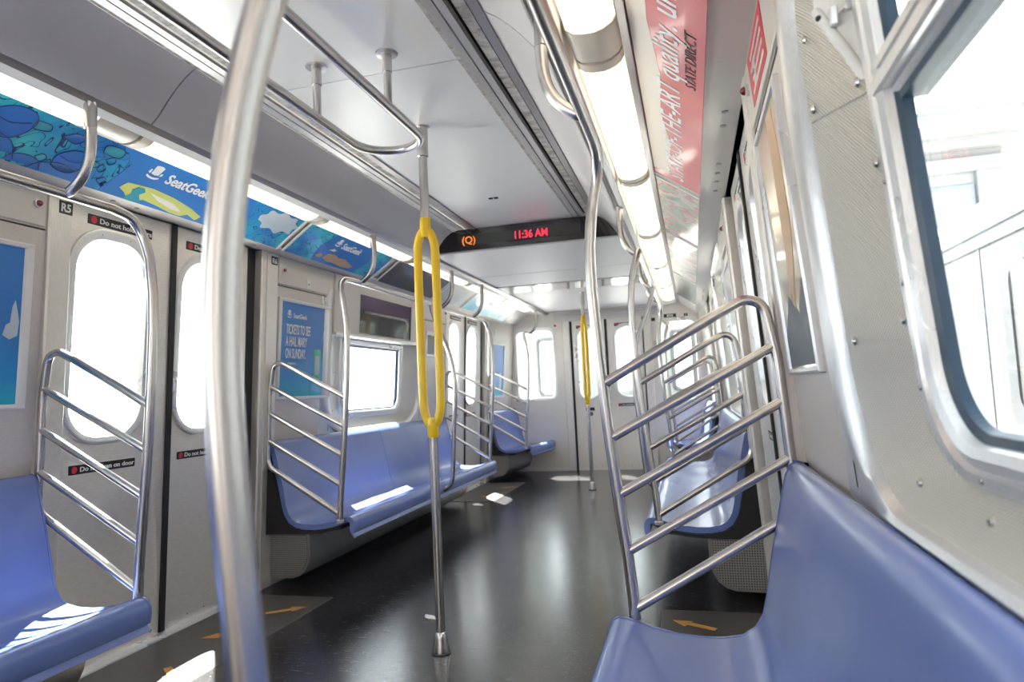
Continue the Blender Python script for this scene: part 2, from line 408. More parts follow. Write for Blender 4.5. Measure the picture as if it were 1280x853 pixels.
# centre ceiling panels
bm = bmesh.new()
for a, b in ((Y0, -.46), (-.455, 2.075), (2.08, 4.33)): box(bm, -.335, .335, a, b, 2.15, 2.17)
box(bm, -.335, .335, Y0, 4.35, 2.172, 2.2)
struct(finish('ceiling', bm, 'ceil'))
def strip(name, x0, x1, z0, z1, mat, y0=Y0, y1=4.34, both=(-1, 1), th=.012):
    bm = bmesh.new()
    for o_ in (0, -.84): prism(bm, [(x0+o_, z0), (x1+o_, z1), (x1+o_, z1+th), (x0+o_, z0+th)], y0, y1, 1)
    return struct(finish(name, bm, mat))
for i, (x0, x1, z0, z1, mat) in enumerate((
    (.335, .350, 2.150, 2.150, 'dirty'), (.350, .378, 2.148, 2.150, 'strip'), (.378, .384, 2.16, 2.16, 'slot'), (.384, .410, 2.150, 2.150, 'strip'),
    (.410, .432, 2.175, 2.175, 'slot'), (.432, .468, 2.152, 2.150, 'dirty'), (.468, .474, 2.16, 2.16, 'slot'), (.474, .505, 2.144, 2.142, 'ridge'))):
    strip('trim_%d' % (i+1), x0, x1, z0, z1, mat)
# diffuser end caps (short blanking plates in the near left slot)
COVE = [(.505, 2.148), (.545, 2.123), (.582, 2.090), (.615, 2.055), (.642, 2.022), (.666, 1.995), (.684, 1.982)]
def cove(name, s):
    bm = bmesh.new()
    for a, b in ((Y0, 1.826), (1.832, 4.34)):
        prof = COVE + [(x+.012, z+.010) for x, z in COVE[::-1]]
        prism(bm, prof, a, b, s, cap=True)
    return struct(finish(name, bm, 'cove', smooth=True))
cove('ceiling_left', -1); cove('ceiling_right', 1)
bm = bmesh.new()
for s in (-1, 1): prism(bm, [(x+.010, z+.006) for x, z in COVE]+[(x+.03, z+.03) for x, z in COVE[::-1]], 1.80, 1.86, s)
struct(finish('trim_20', bm, 'seam'))
# ridged rail at foot of the cove, lamp lip, lamp trough
for s in (-1, 1):
    bm = bmesh.new()
    prism(bm, [(.684, 1.984), (.690, 1.976), (.696, 1.984), (.702, 1.974), (.708, 1.982), (.714, 1.972), (.716, 1.99), (.684, 1.998)], Y0, END, s)
    struct(finish('trim_%d' % (10 if s < 0 else 11), bm, 'ridge'))
    bm = bmesh.new()
    prism(bm, [(.716, 1.973), (.747, 1.960), (.752, 1.963), (.752, 2.04), (.745, 2.04), (.745, 1.972), (.716, 1.985)], Y0, END, s)
    struct(finish('trim_%d' % (12 if s < 0 else 13), bm, 'white'))
    bm = bmesh.new()
    prism(bm, [(.748, 2.04), (.94, 2.04), (.94, 2.06), (.748, 2.06)], Y0, END, s)
    prism(bm, [(.902, 1.998), (.930, 2.009), (.932, 2.04), (.902, 2.04)], Y0, END, s)
    struct(finish('trim_%d' % (14 if s < 0 else 15), bm, 'ridge'))
    # backing behind the advertisement cards, beige end at the far bulkhead, header below
    bm = bmesh.new()
    prism(bm, [(.934, 2.012), (1.130, 1.874), (1.145, 1.89), (.95, 2.03)], Y0, END, s)
    struct(finish('trim_%d' % (16 if s < 0 else 17), bm, 'panelbox'))
    bm = bmesh.new()
    prism(bm, [(1.115, 1.868), (1.345, 1.868), (1.345, 1.90), (1.14, 1.90)], Y0, END, s)
    prism(bm, [(1.112, 1.877), (1.116, 1.866), (1.128, 1.866), (1.126, 1.880)], Y0, END, s)
    struct(finish('trim_%d' % (18 if s < 0 else 19), bm, 'panelbox'))
# outer roof so that no sky leaks in
bm = bmesh.new(); box(bm, -1.45, 1.45, Y0-.1, END+.15, 2.21, 2.25); struct(finish('roof', bm, 'white'))
# dropped soffit beyond the sign
bm = bmesh.new()
prism(bm, [(-.690, 2.0), (.690, 2.0), (.690, 2.03), (-.690, 2.03)], 4.36, 5.385)
prism(bm, [(-.690, 2.0), (.690, 2.0), (.690, 2.03), (-.690, 2.03)], 5.40, 5.98)
prism(bm, [(-.690, 2.0), (.690, 2.0), (.690, 2.03), (-.690, 2.03)], 6.46, END)
struct(finish('ceiling_soffit', bm, 'soffit'))
bm = bmesh.new(); prism(bm, [(-.690, 1.995), (.690, 1.995), (.690, 2.03), (-.690, 2.03)], 6.02, 6.42); struct(finish('ceiling_band', bm, 'soffit_gloss'))
bm = bmesh.new(); box(bm, -.69, .69, 5.37, 6.5, 2.02, 2.04); struct(finish('trim_21', bm, 'seam'))
# louvre above the end doors
bm = bmesh.new()
for i, z in enumerate((1.895, 1.925, 1.955)): prism(bm, [(-.47, z), (.60, z), (.60, z+.016), (-.47, z+.016)], END-.06-.012*i, END-.02)
box(bm, -.62, .66, END-.03, END-.005, 1.875, 2.0)
box(bm, -.62, .66, END-.11, END-.02, 1.985, 2.0)
lv = finish('bulkhead_louvre', bm, 'strip'); tag(lv, 'long slatted metal louvre above the double door in the end bulkhead', 'vent')

# ---------------------------------------------------------------- side walls
def wall(s):
    f = wp(s); bm = bmesh.new()
    def cell(y0, y1, z0, z1):
        zs = [z0] + [z for z in (.58,) if z0 < z < z1] + [z1]
        ys = [y0] + [y for y in (7.55,) if y0 < y < y1] + [y1]
        for a, b in zip(ys, ys[1:]):
            for c, d in zip(zs, zs[1:]): loft(bm, f, [(a, b, c, d, .0005, -.11), (a, b, c, d, .0005, 0)], True, True, n=1)
    for k in (-1, 0, 1):
        b0, b1 = (Y0, DOORS[-1]-.64) if k == -1 else (DOORS[k-1]+.78, DOORS[k]-.64)
        cb = (b0+b1)/2; w0, w1 = cb-.86, cb+.86
        cell(b0, w0, 0, 1.90); cell(w1, b1, 0, 1.90); cell(w0, w1, 0, .785); cell(w0, w1, 1.86, 1.90)
        d = DOORS[k]
        cell(d-.64, d+.78, 1.868, 1.90)
    cell(DOORS[1]+.78, END+.1, 0, 1.90)
    return struct(finish('wall_%s' % side(s), bm, 'wall'))
wall(-1); wall(1)
bm = bmesh.new(); box(bm, -1.4, 1.4, Y0-.1, Y0, 0, 2.2); struct(finish('wall_back', bm, 'wall'))

def window_assembly(s, k, full=True):
    f = wp(s)
    b0, b1 = DOORS[k-1]+.78, DOORS[k]-.64
    c = (b0+b1)/2
    root = struct(bpy.data.objects.new('window_%d' % (abs(k)*2 + (1 if s < 0 else 2) + (4 if k < 0 else 0)), None)); COL.objects.link(root)
    ww = .86
    o = loft_obj('window_surround', f, [(c-ww, c+ww, .785, 1.86, .0005, 0), (c-.850, c+.850, .794, 1.856, .30, 0), (c-.835, c+.835, .798, 1.852, .29, .010),
        (c-.79, c+.79, .806, 1.842, .27, .014), (c-.745, c+.745, .815, 1.832, .25, .008), (c-.722, c+.722, .818, 1.826, .24, -.008)], 'trimsteel', root, smooth=True, n=14)
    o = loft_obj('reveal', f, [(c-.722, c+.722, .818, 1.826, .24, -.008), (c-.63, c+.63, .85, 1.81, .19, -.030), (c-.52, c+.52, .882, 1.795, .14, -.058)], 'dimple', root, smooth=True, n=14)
    o = loft_obj('window_frame', f, [(c-.528, c+.528, .878, 1.80, .145, -.060), (c-.520, c+.520, .884, 1.794, .14, -.048), (c-.503, c+.503, .897, 1.78, .13, -.048), (c-.499, c+.499, .900, 1.777, .128, -.056),
        (c-.482, c+.482, .914, 1.763, .12, -.056), (c-.478, c+.478, .917, 1.76, .118, -.046), (c-.460, c+.460, .930, 1.745, .108, -.050), (c-.457, c+.457, .933, 1.742, .105, -.066)], 'trimsteel', root, smooth=False, n=14)
    o = loft_obj('gasket', f, [(c-.459, c+.459, .931, 1.744, .106, -.062), (c-.444, c+.444, .944, 1.73, .096, -.067), (c-.440, c+.440, .948, 1.727, .09, -.080)], 'gasket', root, n=14)
    g = loft_obj('pane', f, [(c-.45, c+.45, .94, 1.735, .09, -.078), (c-.45, c+.45, .94, 1.735, .09, -.083)], 'glass', root, True, True, n=12)
    # mullion bar
    bm = bmesh.new()
    def prof(a): return a
    for (v0, v1, d) in ((1.408, 1.474, -.062), (1.418, 1.443, -.044), (1.448, 1.469, -.048)):
        loft(bm, f, [(c-.49, c+.49, v0, v1, .006, -.10), (c-.49, c+.49, v0, v1, .006, d-.004), (c-.49, c+.49, v0+.004, v1-.004, .004, d)], True, True, n=3)
    finish('mullion', bm, 'trimsteel', root)
    bm = bmesh.new(); loft(bm, f, [(c-.45, c+.45, 1.396, 1.411, .003, -.10), (c-.45, c+.45, 1.396, 1.411, .003, -.066)], True, True, n=2); finish('gasket', bm, 'gasket', root)
    if full:
        def surf(y):      # depth of the reveal surface at distance y from the window centre
            a = abs(y); return -.008-(.722-a)/.092*.022 if a > .63 else -.030-(.63-a)/.11*.028
        def sc(lst, r, off=.0005):
            for (yy, z, d) in lst: screws('screw', f, [(c+yy, z)], d+off, 'tube', root, r)
        L = []
        for sg in (1, -1): L += [(sg*.695, z, surf(.695)) for z in (1.08, 1.62)] + [(sg*.545, z, surf(.545)) for z in (1.10, 1.34)]
        L += [(.64, .93, -.030), (.52, .865, -.03), (.30, .853, -.034), (0, .853, -.034), (-.30, .853, -.034), (.60, .868, -.022)]
        sc(L, .008)
        sc([(.509, z, -.048) for z in (1.0, 1.15, 1.30)] + [(u, .891, -.048) for u in (.35, .15, -.05, -.25)], .0045)
        # joint strap across the reveal
        bm = bmesh.new(); cols = []
        for yy in (.715, .63, .53):
            d = surf(yy); dz = -.03*(.715-yy)/.185; cols.append([bm.verts.new(f(c+yy, z+dz, d+h)) for z, h in ((1.474, 0), (1.476, .004), (1.516, .004), (1.518, 0))])
        for a, b in zip(cols, cols[1:]):
            for i in range(3): bm.faces.new((a[i], a[i+1], b[i+1], b[i]))
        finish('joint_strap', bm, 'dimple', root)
        sc([(.695, 1.493, surf(.695)+.004), (.55, 1.470, surf(.55)+.004)], .009)
        # hopper guard: slanting bar, guard plate and latch at the far jamb
        gy = c+.565
        A0, A1 = Vector((1.257, gy, 1.603)), Vector((1.316, gy-.03, 1.468))
        bm = bmesh.new(); n_ = (A1-A0).normalized(); tube(bm, [A0, A0+n_*.004, A1], [.006, .0085, .0085], 10); finish('guard_bar', bm, 'white', root, True)
        bm = bmesh.new(); bmesh.ops.create_uvsphere(bm, u_segments=12, v_segments=8, radius=.005, matrix=Matrix.Translation(A0+n_*.018+Vector((-.004, -.005, -.002)))); finish('guard_stop', bm, 'black', root, True)
        bm = bmesh.new()
        q = [A0, A1, Vector((1.345, gy-.03, 1.468)), Vector((1.330, gy-.03, 1.76)), Vector((1.245, gy, 1.76))]
        va = [bm.verts.new(p) for p in q]; vb = [bm.verts.new(p+Vector((0, .006, 0))) for p in q]
        bm.faces.new(va); bm.faces.new(vb[::-1])
        for i in range(5): bm.faces.new((va[i], va[(i+1) % 5], vb[(i+1) % 5], vb[i]))
        finish('guard_plate', bm, 'white', root)
        bm = bmesh.new()
        py = gy-.014
        tube(bm, [(1.279, py-.012, 1.576), (1.311, py-.02, 1.602)], .0022, 8); box(bm, 1.273, 1.284, py-.016, py-.002, 1.562, 1.592, .002); box(bm, 1.293, 1.304, py-.018, py-.002, 1.582, 1.595, .002)
        box(bm, 1.297, 1.310, py-.014, py-.002, 1.602, 1.626, .003); box(bm, 1.311, 1.318, py-.026, py-.002, 1.582, 1.624, .002)
        finish('latch', bm, 'trimsteel', root)
    return c
for k in (0, 1):
    for s in (-1, 1): window_assembly(s, k, full=(k == 0 and s > 0))

for s in (-1, 1):
    f = wp(s); bm = bmesh.new()
    for k in (0, 1):
        b0, b1 = DOORS[k-1]+.78, DOORS[k]-.64
        loft(bm, f, [(b0, b1, .776, .792, .002, -.01), (b0, b1, .776, .792, .002, .007), (b0, b1, .780, .789, .002, .010)], True, True, n=2)
    struct(finish('trim_%d' % (60 if s < 0 else 61), bm, 'darksteel'))
# LCD cabinets on the left wall over the windows
def lcd(c, label):
    s = -1; f = wp(s)
    t = thing('display_cabinet', label, 'display', f(c, 1.46, 0))
    loft_obj('cabinet', f, [(c-.74, c+.80, 1.468, 1.862, .004, -.05), (c-.74, c+.80, 1.468, 1.862, .004, .020), (c-.735, c+.795, 1.473, 1.857, .004, .025)], 'panelbox', t, True, True)
    loft_obj('screen', f, [(c-.395, c+.475, 1.488, 1.764, .003, .02), (c-.395, c+.475, 1.488, 1.764, .003, .0275)], 'screen', t, True, True)
    loft_obj('shelf_lip', f, [(c-.74, c+.80, 1.452, 1.470, .004, -.05), (c-.74, c+.80, 1.452, 1.470, .004, .040)], 'trimsteel', t, True, True)
    bm = bmesh.new()
    loft(bm, f, [(c+.475, c+.487, 1.486, 1.766, .001, .02), (c+.475, c+.487, 1.486, 1.766, .001, .032)], True, True, n=1)
    finish('screen_bezel', bm, 'black', t)
lcd(4.705, 'cream display cabinet with a dark screen above the left window')

# wall details: seams and posts
def wall_details(s):
    f = wp(s); bm = bmesh.new(); bs = bmesh.new()
    for k in (0, 1):
        b0, b1 = DOORS[k-1]+.78, DOORS[k]-.64; c = (b0+b1)/2
        for (y0, y1) in ((b0+.005, b0+.635), (b1-.58, b1-.005)):
            loft(bm, f, [(y0, y1, 1.695, 1.701, .001, -.01), (y0, y1, 1.695, 1.701, .001, .0012)], True, True, n=1)
            loft(bm, f, [(y0 if y0 > c else y1-.004, (y0+.004) if y0 > c else y1, .82, 1.866, .001, -.01), (y0 if y0 > c else y1-.004, (y0+.004) if y0 > c else y1, .82, 1.866, .001, .0012)], True, True, n=1)
            loft(bs, f, [(y0+.006, y1-.006, 1.708, 1.862, .004, -.01), (y0+.006, y1-.006, 1.708, 1.862, .004, .006), (y0+.009, y1-.009, 1.711, 1.859, .003, .008)], True, True, n=2)
    struct(finish('trim_%d' % (30 if s < 0 else 31), bm, 'seam')); struct(finish('trim_%d' % (32 if s < 0 else 33), bs, 'panelbox'))
    screws('trim_%d' % (34 if s < 0 else 35), f, [(DOORS[k]+.8+y, z) for k in (-1, 0) for y in (.66,) for z in (.95, 1.2, 1.45, 1.7)], 0.0, 'tube', None, .004)
for s in (-1, 1): wall_details(s)
for o in list(COL.objects):
    if o.name.startswith('trim_3'): o['kind'] = 'structure'

# ---------------------------------------------------------------- side doors
DN = [0]
def sticker(parent, f, s, u0, u1, v0, v1, d, body, icon=True):
    st = plate('sticker', f, u0, u1, v0, v1, d, d+.0015, 'sticker', parent, .003)
    x, y = wallframe(s) if f is not ep else (Vector((1, 0, 0)), Vector((0, 0, 1)))
    h = v1-v0; st['label'] = 'black sticker reading %s' % body
    left = (u0 if (s < 0 or f is ep) else u1)
    sg = 1 if (s < 0 or f is ep) else -1
    if icon:
        plate('icon', f, *(sorted((left+sg*h*.35, left+sg*h*1.05))), v0+h*.12, v1-h*.12, d+.001, d+.0022, 'redic', st, h*.34)
    o = f(left+sg*h*1.35, v0+h*.26, d+.0022)
    wmax = (u1-u0)-h*1.55; est = .445*h*.74*len(body)
    text(body, h*.74, o, x, y, 'letter', st, off=.0006, sx=min(1.2, wmax/est))
    # white rule above
    plate('rule', f, u0+.004, u1-.004, v1+.002, v1+.005, d, d+.0015, 'letter', st, .001)
def leaf(s, c, a, b, w0, w1, f, zt=ZT, win=(.893, 1.758), top=None, low=None, swap=False, hilo=True):
    DN[0] += 1
    d = -.022
    L = [(a, b, 0, zt, .0005, -.06), (a, b, 0, zt, .0005, d), (w0, w1, win[0], win[1], .17, d), (w0, w1, win[0], win[1], .17, -.06)]
    o = loft_obj('door_%d' % DN[0], f, L, 'steel_side', None, n=10); struct(o)
    loft_obj('window_frame', f, [(w0-.008, w1+.008, win[0]-.008, win[1]+.008, .175, d), (w0-.006, w1+.006, win[0]-.006, win[1]+.006, .175, d+.010), (w0+.004, w1-.004, win[0]+.004, win[1]-.004, .165, d+.012),
        (w0+.03, w1-.03, win[0]+.022, win[1]-.035, .14, d+.005), (w0+.04, w1-.04, win[0]+.028, win[1]-.042, .13, d-.012)], 'trimsteel', o, smooth=True, n=10)
    loft_obj('pane', f, [(w0+.03, w1-.03, win[0]+.02, win[1]-.03, .13, d-.012), (w0+.03, w1-.03, win[0]+.02, win[1]-.03, .13, d-.017)], 'glass', o, True, True, n=10)
    if hilo:
        pts = []
        for t in range(5): pts.append((a+.04+(b-a-.08)*t/4, .045))
        screws('rivet', f, pts, d, 'tube', o, .005)
        pts = [(w0+.022, z) for z in (1.0, 1.2, 1.4, 1.6)]+[(w1-.022, z) for z in (1.0, 1.2, 1.4, 1.6)]+[((w0+w1)/2-.09, win[0]+.02), ((w0+w1)/2+.09, win[0]+.02), ((w0+w1)/2-.07, win[1]-.02), ((w0+w1)/2+.07, win[1]-.02)]
        screws('screw', f, pts, d+.009, 'tube', o, .003)
    if low: sticker(o, f, s, low[0], low[1], .776, .812, d + (0 if f is ep else .0062), low[2])
    if top: sticker(o, f, s, top[0], top[1], 1.772, 1.812, d, top[2])
    return o
for k in (-1, 0, 1):
    c = DOORS[k]
    for s in (-1, 1):
        f = wp(s)
        vis = k >= 0
        leaf(s, c, c-.535, c-.008, c-.522, c-.105, f, top=(c-.45, c-.12, 'Do not hold doors') if vis else None, low=(c-.475, c-.155, 'Do not lean on door') if vis else None, hilo=vis)
        leaf(s, c, c+.022, c+.545, c+.045, c+.47, f, top=(c+.09, c+.42, 'Do not hold doors') if vis else None, low=(c+.09, c+.42, 'Do not lean on door') if vis else None, hilo=vis)
        # posts
        bm = bmesh.new()
        loft(bm, f, [(c-.64, c-.545, 0, ZT, .002, -.10), (c-.64, c-.545, 0, ZT, .002, .004), (c-.634, c-.551, .004, ZT-.004, .002, .010)], True, True, n=2)
        p1 = finish('pillar', bm, 'steel')
        bm = bmesh.new()
        loft(bm, f, [(c+.63, c+.78, 0, ZT, .002, -.10), (c+.63, c+.78, 0, ZT, .002, .004), (c+.636, c+.774, .004, ZT-.004, .002, .012)], True, True, n=2)
        loft(bm, f, [(c+.668, c+.672, 0, ZT, .001, 0), (c+.668, c+.672, 0, ZT, .001, .017)], True, True, n=1)
        p2 = finish('pillar', bm, 'steel')
        for p in (p1, p2): struct(p)
        # rubber nosing at the seam and black pocket seal
        bm = bmesh.new()
        loft(bm, f, [(c-.008, c+.022, .02, ZT, .002, -.06), (c-.008, c+.022, .02, ZT, .002, -.012)], True, True, n=2)
        struct(finish('door_seal', bm, 'black'))
        bm = bmesh.new()
        loft(bm, f, [(c+.545, c+.632, 0, ZT, .002, -.10), (c+.545, c+.632, 0, ZT, .002, -.035)], True, True, n=2)
        loft(bm, f, [(c-.55, c-.535, 0, ZT, .002, -.10), (c-.55, c-.535, 0, ZT, .002, -.02)], True, True, n=2)
        struct(finish('door_seal', bm, 'black'))
        # sill
        bm = bmesh.new(); prism(bm, [(1.302, 0), (1.36, 0), (1.36, .02), (1.318, .018), (1.304, .008)], c-.56, c+.64, s)
        struct(finish('door_sill', bm, 'trimsteel'))
        # grey floor panel in front of the doors
        bm = bmesh.new(); prism(bm, [(.835, 0), (1.30, 0), (1.30, .003), (.838, .003)], c-.62, c+.62, s)
        struct(finish('floor_panel', bm, 'mat'))

# number tags
def numtag(body, s, y0, y1, v0, v1, label, f=None, d=.011):
    f = f or wp(s); t = thing('number_sticker', label, 'sticker', f((y0+y1)/2, v0, d))
    plate('backing', f, y0, y1, v0, v1, d, d+.0015, 'sticker', t, .003)
    x, y = wallframe(s) if f is not ep else (Vector((1, 0, 0)), Vector((0, 0, 1)))
    c = f((y0+y1)/2, v0+(v1-v0)*.2, d+.002)
    text(body, (v1-v0)*.86, c, x, y, 'letter', t, align='CENTER', off=.0012, sx=min(1, (y1-y0)/(v1-v0)/.62/len(body)))
numtag('R5', -1, 1.955, 2.012, 1.772, 1.822, 'small black R5 sticker on the pillar left of the nearest doors')
numtag('R6', -1, 3.270, 3.328, 1.803, 1.850, 'small black R6 sticker on the pillar right of the nearest doors', d=.0125)

# red indicator buttons and lock plates on upper wall panels
def indicator(s, y, z, label):
    f = wp(s); t = thing('indicator_light', label, 'indicator light', f(y, z, .008))
    c = f(y, z, .008); nrm = Vector((-s, 0, -.073)).normalized()
    bm = bmesh.new(); tube(bm, [c, c+nrm*.008, c+nrm*.010], [.016, .016, .012], 16); finish('bezel', bm, 'trimsteel', t, True)
    bm = bmesh.new(); tube(bm, [c+nrm*.008, c+nrm*.013, c+nrm*.019, c+nrm*.022], [.012, .0115, .008, .003], 16); finish('lens', bm, 'redlens', t, True)
indicator(-1, 1.872, 1.786, 'small dark red indicator light left of the R5 sticker')
indicator(-1, 3.392, 1.788, 'small dark red indicator light right of the R6 sticker')
indicator(-1, 6.03, 1.80, 'tiny red indicator light beside the far left doors')
indicator(1, 1.86, 1.80, 'red indicator light high on the right wall near the red advertisement')
indicator(1, 3.40, 1.77, 'small red indicator light on the far right wall panel')
def lockplate(s, y, z, label):
    f = wp(s); t = thing('lock_plate', label, 'lock', f(y, z, .008))
    plate('plate', f, y-.022, y+.022, z-.030, z+.030, .006, .010, 'trimsteel', t, .003)
    c = f(y, z-.002, .010); nrm = Vector((-s, 0, 0))
    bm = bmesh.new(); tube(bm, [c, c+nrm*.004], .006, 10); finish('keyhole', bm, 'ridge', t)
lockplate(-1, 3.665, 1.745, 'small steel lock plate on the panel above the blue poster')
lockplate(-1, 7.72, 1.74, 'small lock plate on the panel in the far left corner')
lockplate(1, 1.70, 1.78, 'thin steel lock plate on the upper panel of the near right wall')

# ---------------------------------------------------------------- posters in frames
def poster_frame(s, y0, y1, z0, z1, mat, label, inner=.035):
    f = wp(s); t = thing('framed_poster', label, 'poster', f((y0+y1)/2, z0, 0))
    loft_obj('frame', f, [(y0, y1, z0, z1, .003, -.002), (y0, y1, z0, z1, .003, .012), (y0+.006, y1-.006, z0+.006, z1-.006, .003, .016), (y0+inner-.006, y1-inner+.006, z0+inner*.5, z1-inner*.5, .003, .014),
        (y0+inner, y1-inner, z0+inner*.55, z1-inner*.55, .003, .007)], 'white' if s < 0 else 'trimsteel', t)
    pm = loft_obj('poster', f, [(y0+inner-.004, y1-inner+.004, z0+inner*.5, z1-inner*.5, .002, .003), (y0+inner-.004, y1-inner+.004, z0+inner*.5, z1-inner*.5, .002, .0075)], mat, t, True, True)
    return t, pm, f
def poly(name, pts, f, d, mat, parent):
    bm = bmesh.new(); a = [bm.verts.new(f(u, v, d)) for u, v in pts]; b = [bm.verts.new(f(u, v, d+.0008)) for u, v in pts]
    bm.faces.new(b)
    n = len(pts)
    for i in range(n): bm.faces.new((a[i], a[(i+1) % n], b[(i+1) % n], b[i]))
    bmesh.ops.triangulate(bm, faces=[fc for fc in bm.faces if len(fc.verts) > 4])
    return finish(name, bm, mat, parent)
def logo(f, u, v, h, d, parent, sg=1, mat='letter'):
    """top-hat emblem: crown, brim sides and smile-shaped brim"""
    bm = bmesh.new()
    def P(pts):
        a = [bm.verts.new(f(u+sg*x*h, v+y*h, d)) for x, y in pts]; b = [bm.verts.new(f(u+sg*x*h, v+y*h, d+.0008)) for x, y in pts]
        bm.faces.new(b)
        for i in range(len(pts)): bm.faces.new((a[i], a[(i+1) % len(pts)], b[(i+1) % len(pts)], b[i]))
    P([(-.26, .32), (-.30, .92), (-.1, 1.0), (.12, 1.0), (.30, .93), (.26, .32), (0, .27)])
    P([(-.50, .36), (-.48, .60), (-.38, .62), (-.36, .46), (-.34, .30)])
    P([(.50, .36), (.48, .52), (.38, .52), (.36, .42), (.34, .30)])
    P([(-.44, .20), (-.46, .08), (-.25, -.02), (0, -.05), (.25, -.02), (.44, .08), (.44, .20), (.22, .12), (0, .09), (-.22, .12)])
    return finish('emblem', bm, mat, parent)
# main blue poster between the R6 post and the window
t, pm, f = poster_frame(-1, 3.365, 3.950, 1.035, 1.630, 'poster', 'blue ticket advertisement in a white frame beside the left window')
x, y = wallframe(-1)
logo(f, 3.475, 1.520, .045, .0078, t)
text('SeatGeek', .040, f(3.515, 1.522, .0085), x, y, 'letter', t, off=.0008, sx=.95)
for i, (line, w) in enumerate((('TICKETS TO SEE', .30), ('A HAIL MARY', .245), ('ON SUNDAY.', .215))):
    text(line, .082, f(3.447, 1.425-.072*i, .0085), x, y, 'letter', t, off=.0016, sx=w/(.082*.60*len(line)))
text('Download SeatGeek. Get fan.', .016, f(3.447, 1.245, .0085), x, y, 'letter', t, sx=.6)
ph = plate('phone', f, 3.755, 3.835, 1.145, 1.345, .007, .0088, 'mint', t, .012)
plate('ticket', f, 3.770, 3.820, 1.185, 1.305, .0085, .0096, 'greyprint', t, .005)
bm = bmesh.new(); tube(bm, [f(3.905, 1.58, .009), f(3.86, 1.46, .009), f(3.83, 1.36, .009), f(3.79, 1.34, .009)], .0012, 6); finish('outline', bm, 'greyprint', t)
bm = bmesh.new(); tube(bm, [f(3.76, 1.16, .009), f(3.72, 1.10, .009), f(3.705, 1.06, .009)], .0012, 6); finish('outline', bm, 'greyprint', t)
t, pm, f = poster_frame(-1, 1.28, 1.872, 1.040, 1.632, 'poster', 'blue and teal poster in a white frame cut by the left picture edge')
poly('crowd_shape', [(1.775, 1.30), (1.785, 1.335), (1.80, 1.345), (1.805, 1.40), (1.815, 1.425), (1.825, 1.385), (1.832, 1.35), (1.828, 1.30), (1.80, 1.285)], f, .0077, 'greyprint', t)
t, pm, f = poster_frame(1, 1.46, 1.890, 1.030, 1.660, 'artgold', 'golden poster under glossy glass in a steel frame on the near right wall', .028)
poly('arm_reflection', [(1.575, 1.64), (1.66, 1.64), (1.68, 1.35), (1.69, 1.24), (1.66, 1.16), (1.64, 1.22), (1.59, 1.28), (1.555, 1.36), (1.55, 1.5)], f, .0077, 'sandy', t)  # tan stripe: an arm's reflection in the glass, painted onto the poster
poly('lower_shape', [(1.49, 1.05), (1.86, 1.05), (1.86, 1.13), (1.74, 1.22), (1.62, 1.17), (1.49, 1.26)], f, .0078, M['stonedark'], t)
t, pm, f = poster_frame(-1, 7.60, 8.03, .955, 1.61, 'poster', 'narrow blue poster on the far left wall beyond the second doors')
for i in range(3): text(('TICKETS', 'TO SEE', 'SUNDAY')[i], .07, f(7.66, 1.44-.10*i, .0085), x, y, 'letter', t, off=.001)
plate('phone', f, 7.86, 7.93, 1.06, 1.25, .007, .0085, 'greyprint', t, .01)
t, pm, f = poster_frame(1, 3.365, 3.950, 1.035, 1.630, 'artgrey', 'pale framed poster on the right wall beside the second window')
# small sign behind the yellow grip
f = wp(-1); t = thing('small_framed_sign', 'small dark upright sign in a steel frame on the left wall past the window', 'sign', f(5.69, 1.385, 0))
loft_obj('frame', f, [(5.60, 5.80, 1.375, 1.60, .003, -.002), (5.60, 5.80, 1.375, 1.60, .003, .010), (5.615, 5.785, 1.392, 1.565, .003, .010)], 'trimsteel', t, True, False)
plate('panel', f, 5.61, 5.79, 1.388, 1.572, .001, .007, 'artdark', t)
f = wp(1); t = thing('warning_sign', 'red and white sign high on the near right wall', 'sign', f(1.60, 1.745, .008))
plate('panel', f, 1.50, 1.80, 1.725, 1.85, .008, .0095, 'redic', t, .003)
for i in range(4): plate('text_block', f, 1.53, 1.76-.02*(i % 2), 1.742+.026*i, 1.752+.026*i, .009, .0105, 'whitesticker', t, .002)

# ---------------------------------------------------------------- overhead advertisement cards
A_, B_ = Vector((.930, 0, 2.004)), Vector((1.125, 0, 1.866)); CW = (A_-B_).length
def cp_(s):
    vdir = (A_-B_).normalized(); n = Vector((-vdir.z, 0, vdir.x)); n = n if n.z < 0 else -n
    def f(u, v, d):
        p = B_ + vdir*v + n*(d+.004); return Vector((s*p.x, u, p.z))
    return f
def cardframe(s):
    v = (A_-B_).normalized(); return Vector((0, -s, 0)), Vector((s*v.x, 0, v.z))
def card(s, y0, y1, mat, label, bow=True):
    f = cp_(s); t = thing('ceiling_advert', label, 'advertisement', f((y0+y1)/2, .01, 0))
    loft_obj('card', f, [(y0, y1, .004, CW-.004, .004, 0), (y0, y1, .004, CW-.004, .004, .003)], mat, t, True, True)
    for e in (y0, y1): plate('end_clip', f, e-.008, e+.008, .002, CW-.002, .0, .007, 'white', t, .003)
    return t, f
t, f = card(-1, .62, 3.168, 'artblue', 'long blue ticket advert card overhead with doodled fans and a yellow ballpark')
x, y = cardframe(-1)
poly('blue_field', [(2.02, .006), (2.05, .16), (1.98, .234), (2.74, .234), (2.80, .13), (2.72, .006)], f, .003, 'plainblue', t)
poly('ballpark', [(2.085, .05), (2.10, .085), (2.22, .097), (2.34, .088), (2.46, .066), (2.545, .040), (2.53, .012), (2.47, .030), (2.44, .010), (2.38, .010), (2.30, .022), (2.22, .030), (2.185, .010), (2.15, .010), (2.12, .036)], f, .0038, 'yellowprint', t)
poly('ballpark_base', [(2.22, .075), (2.36, .060), (2.43, .032), (2.38, .028), (2.28, .048)], f, .0044, 'cream', t)
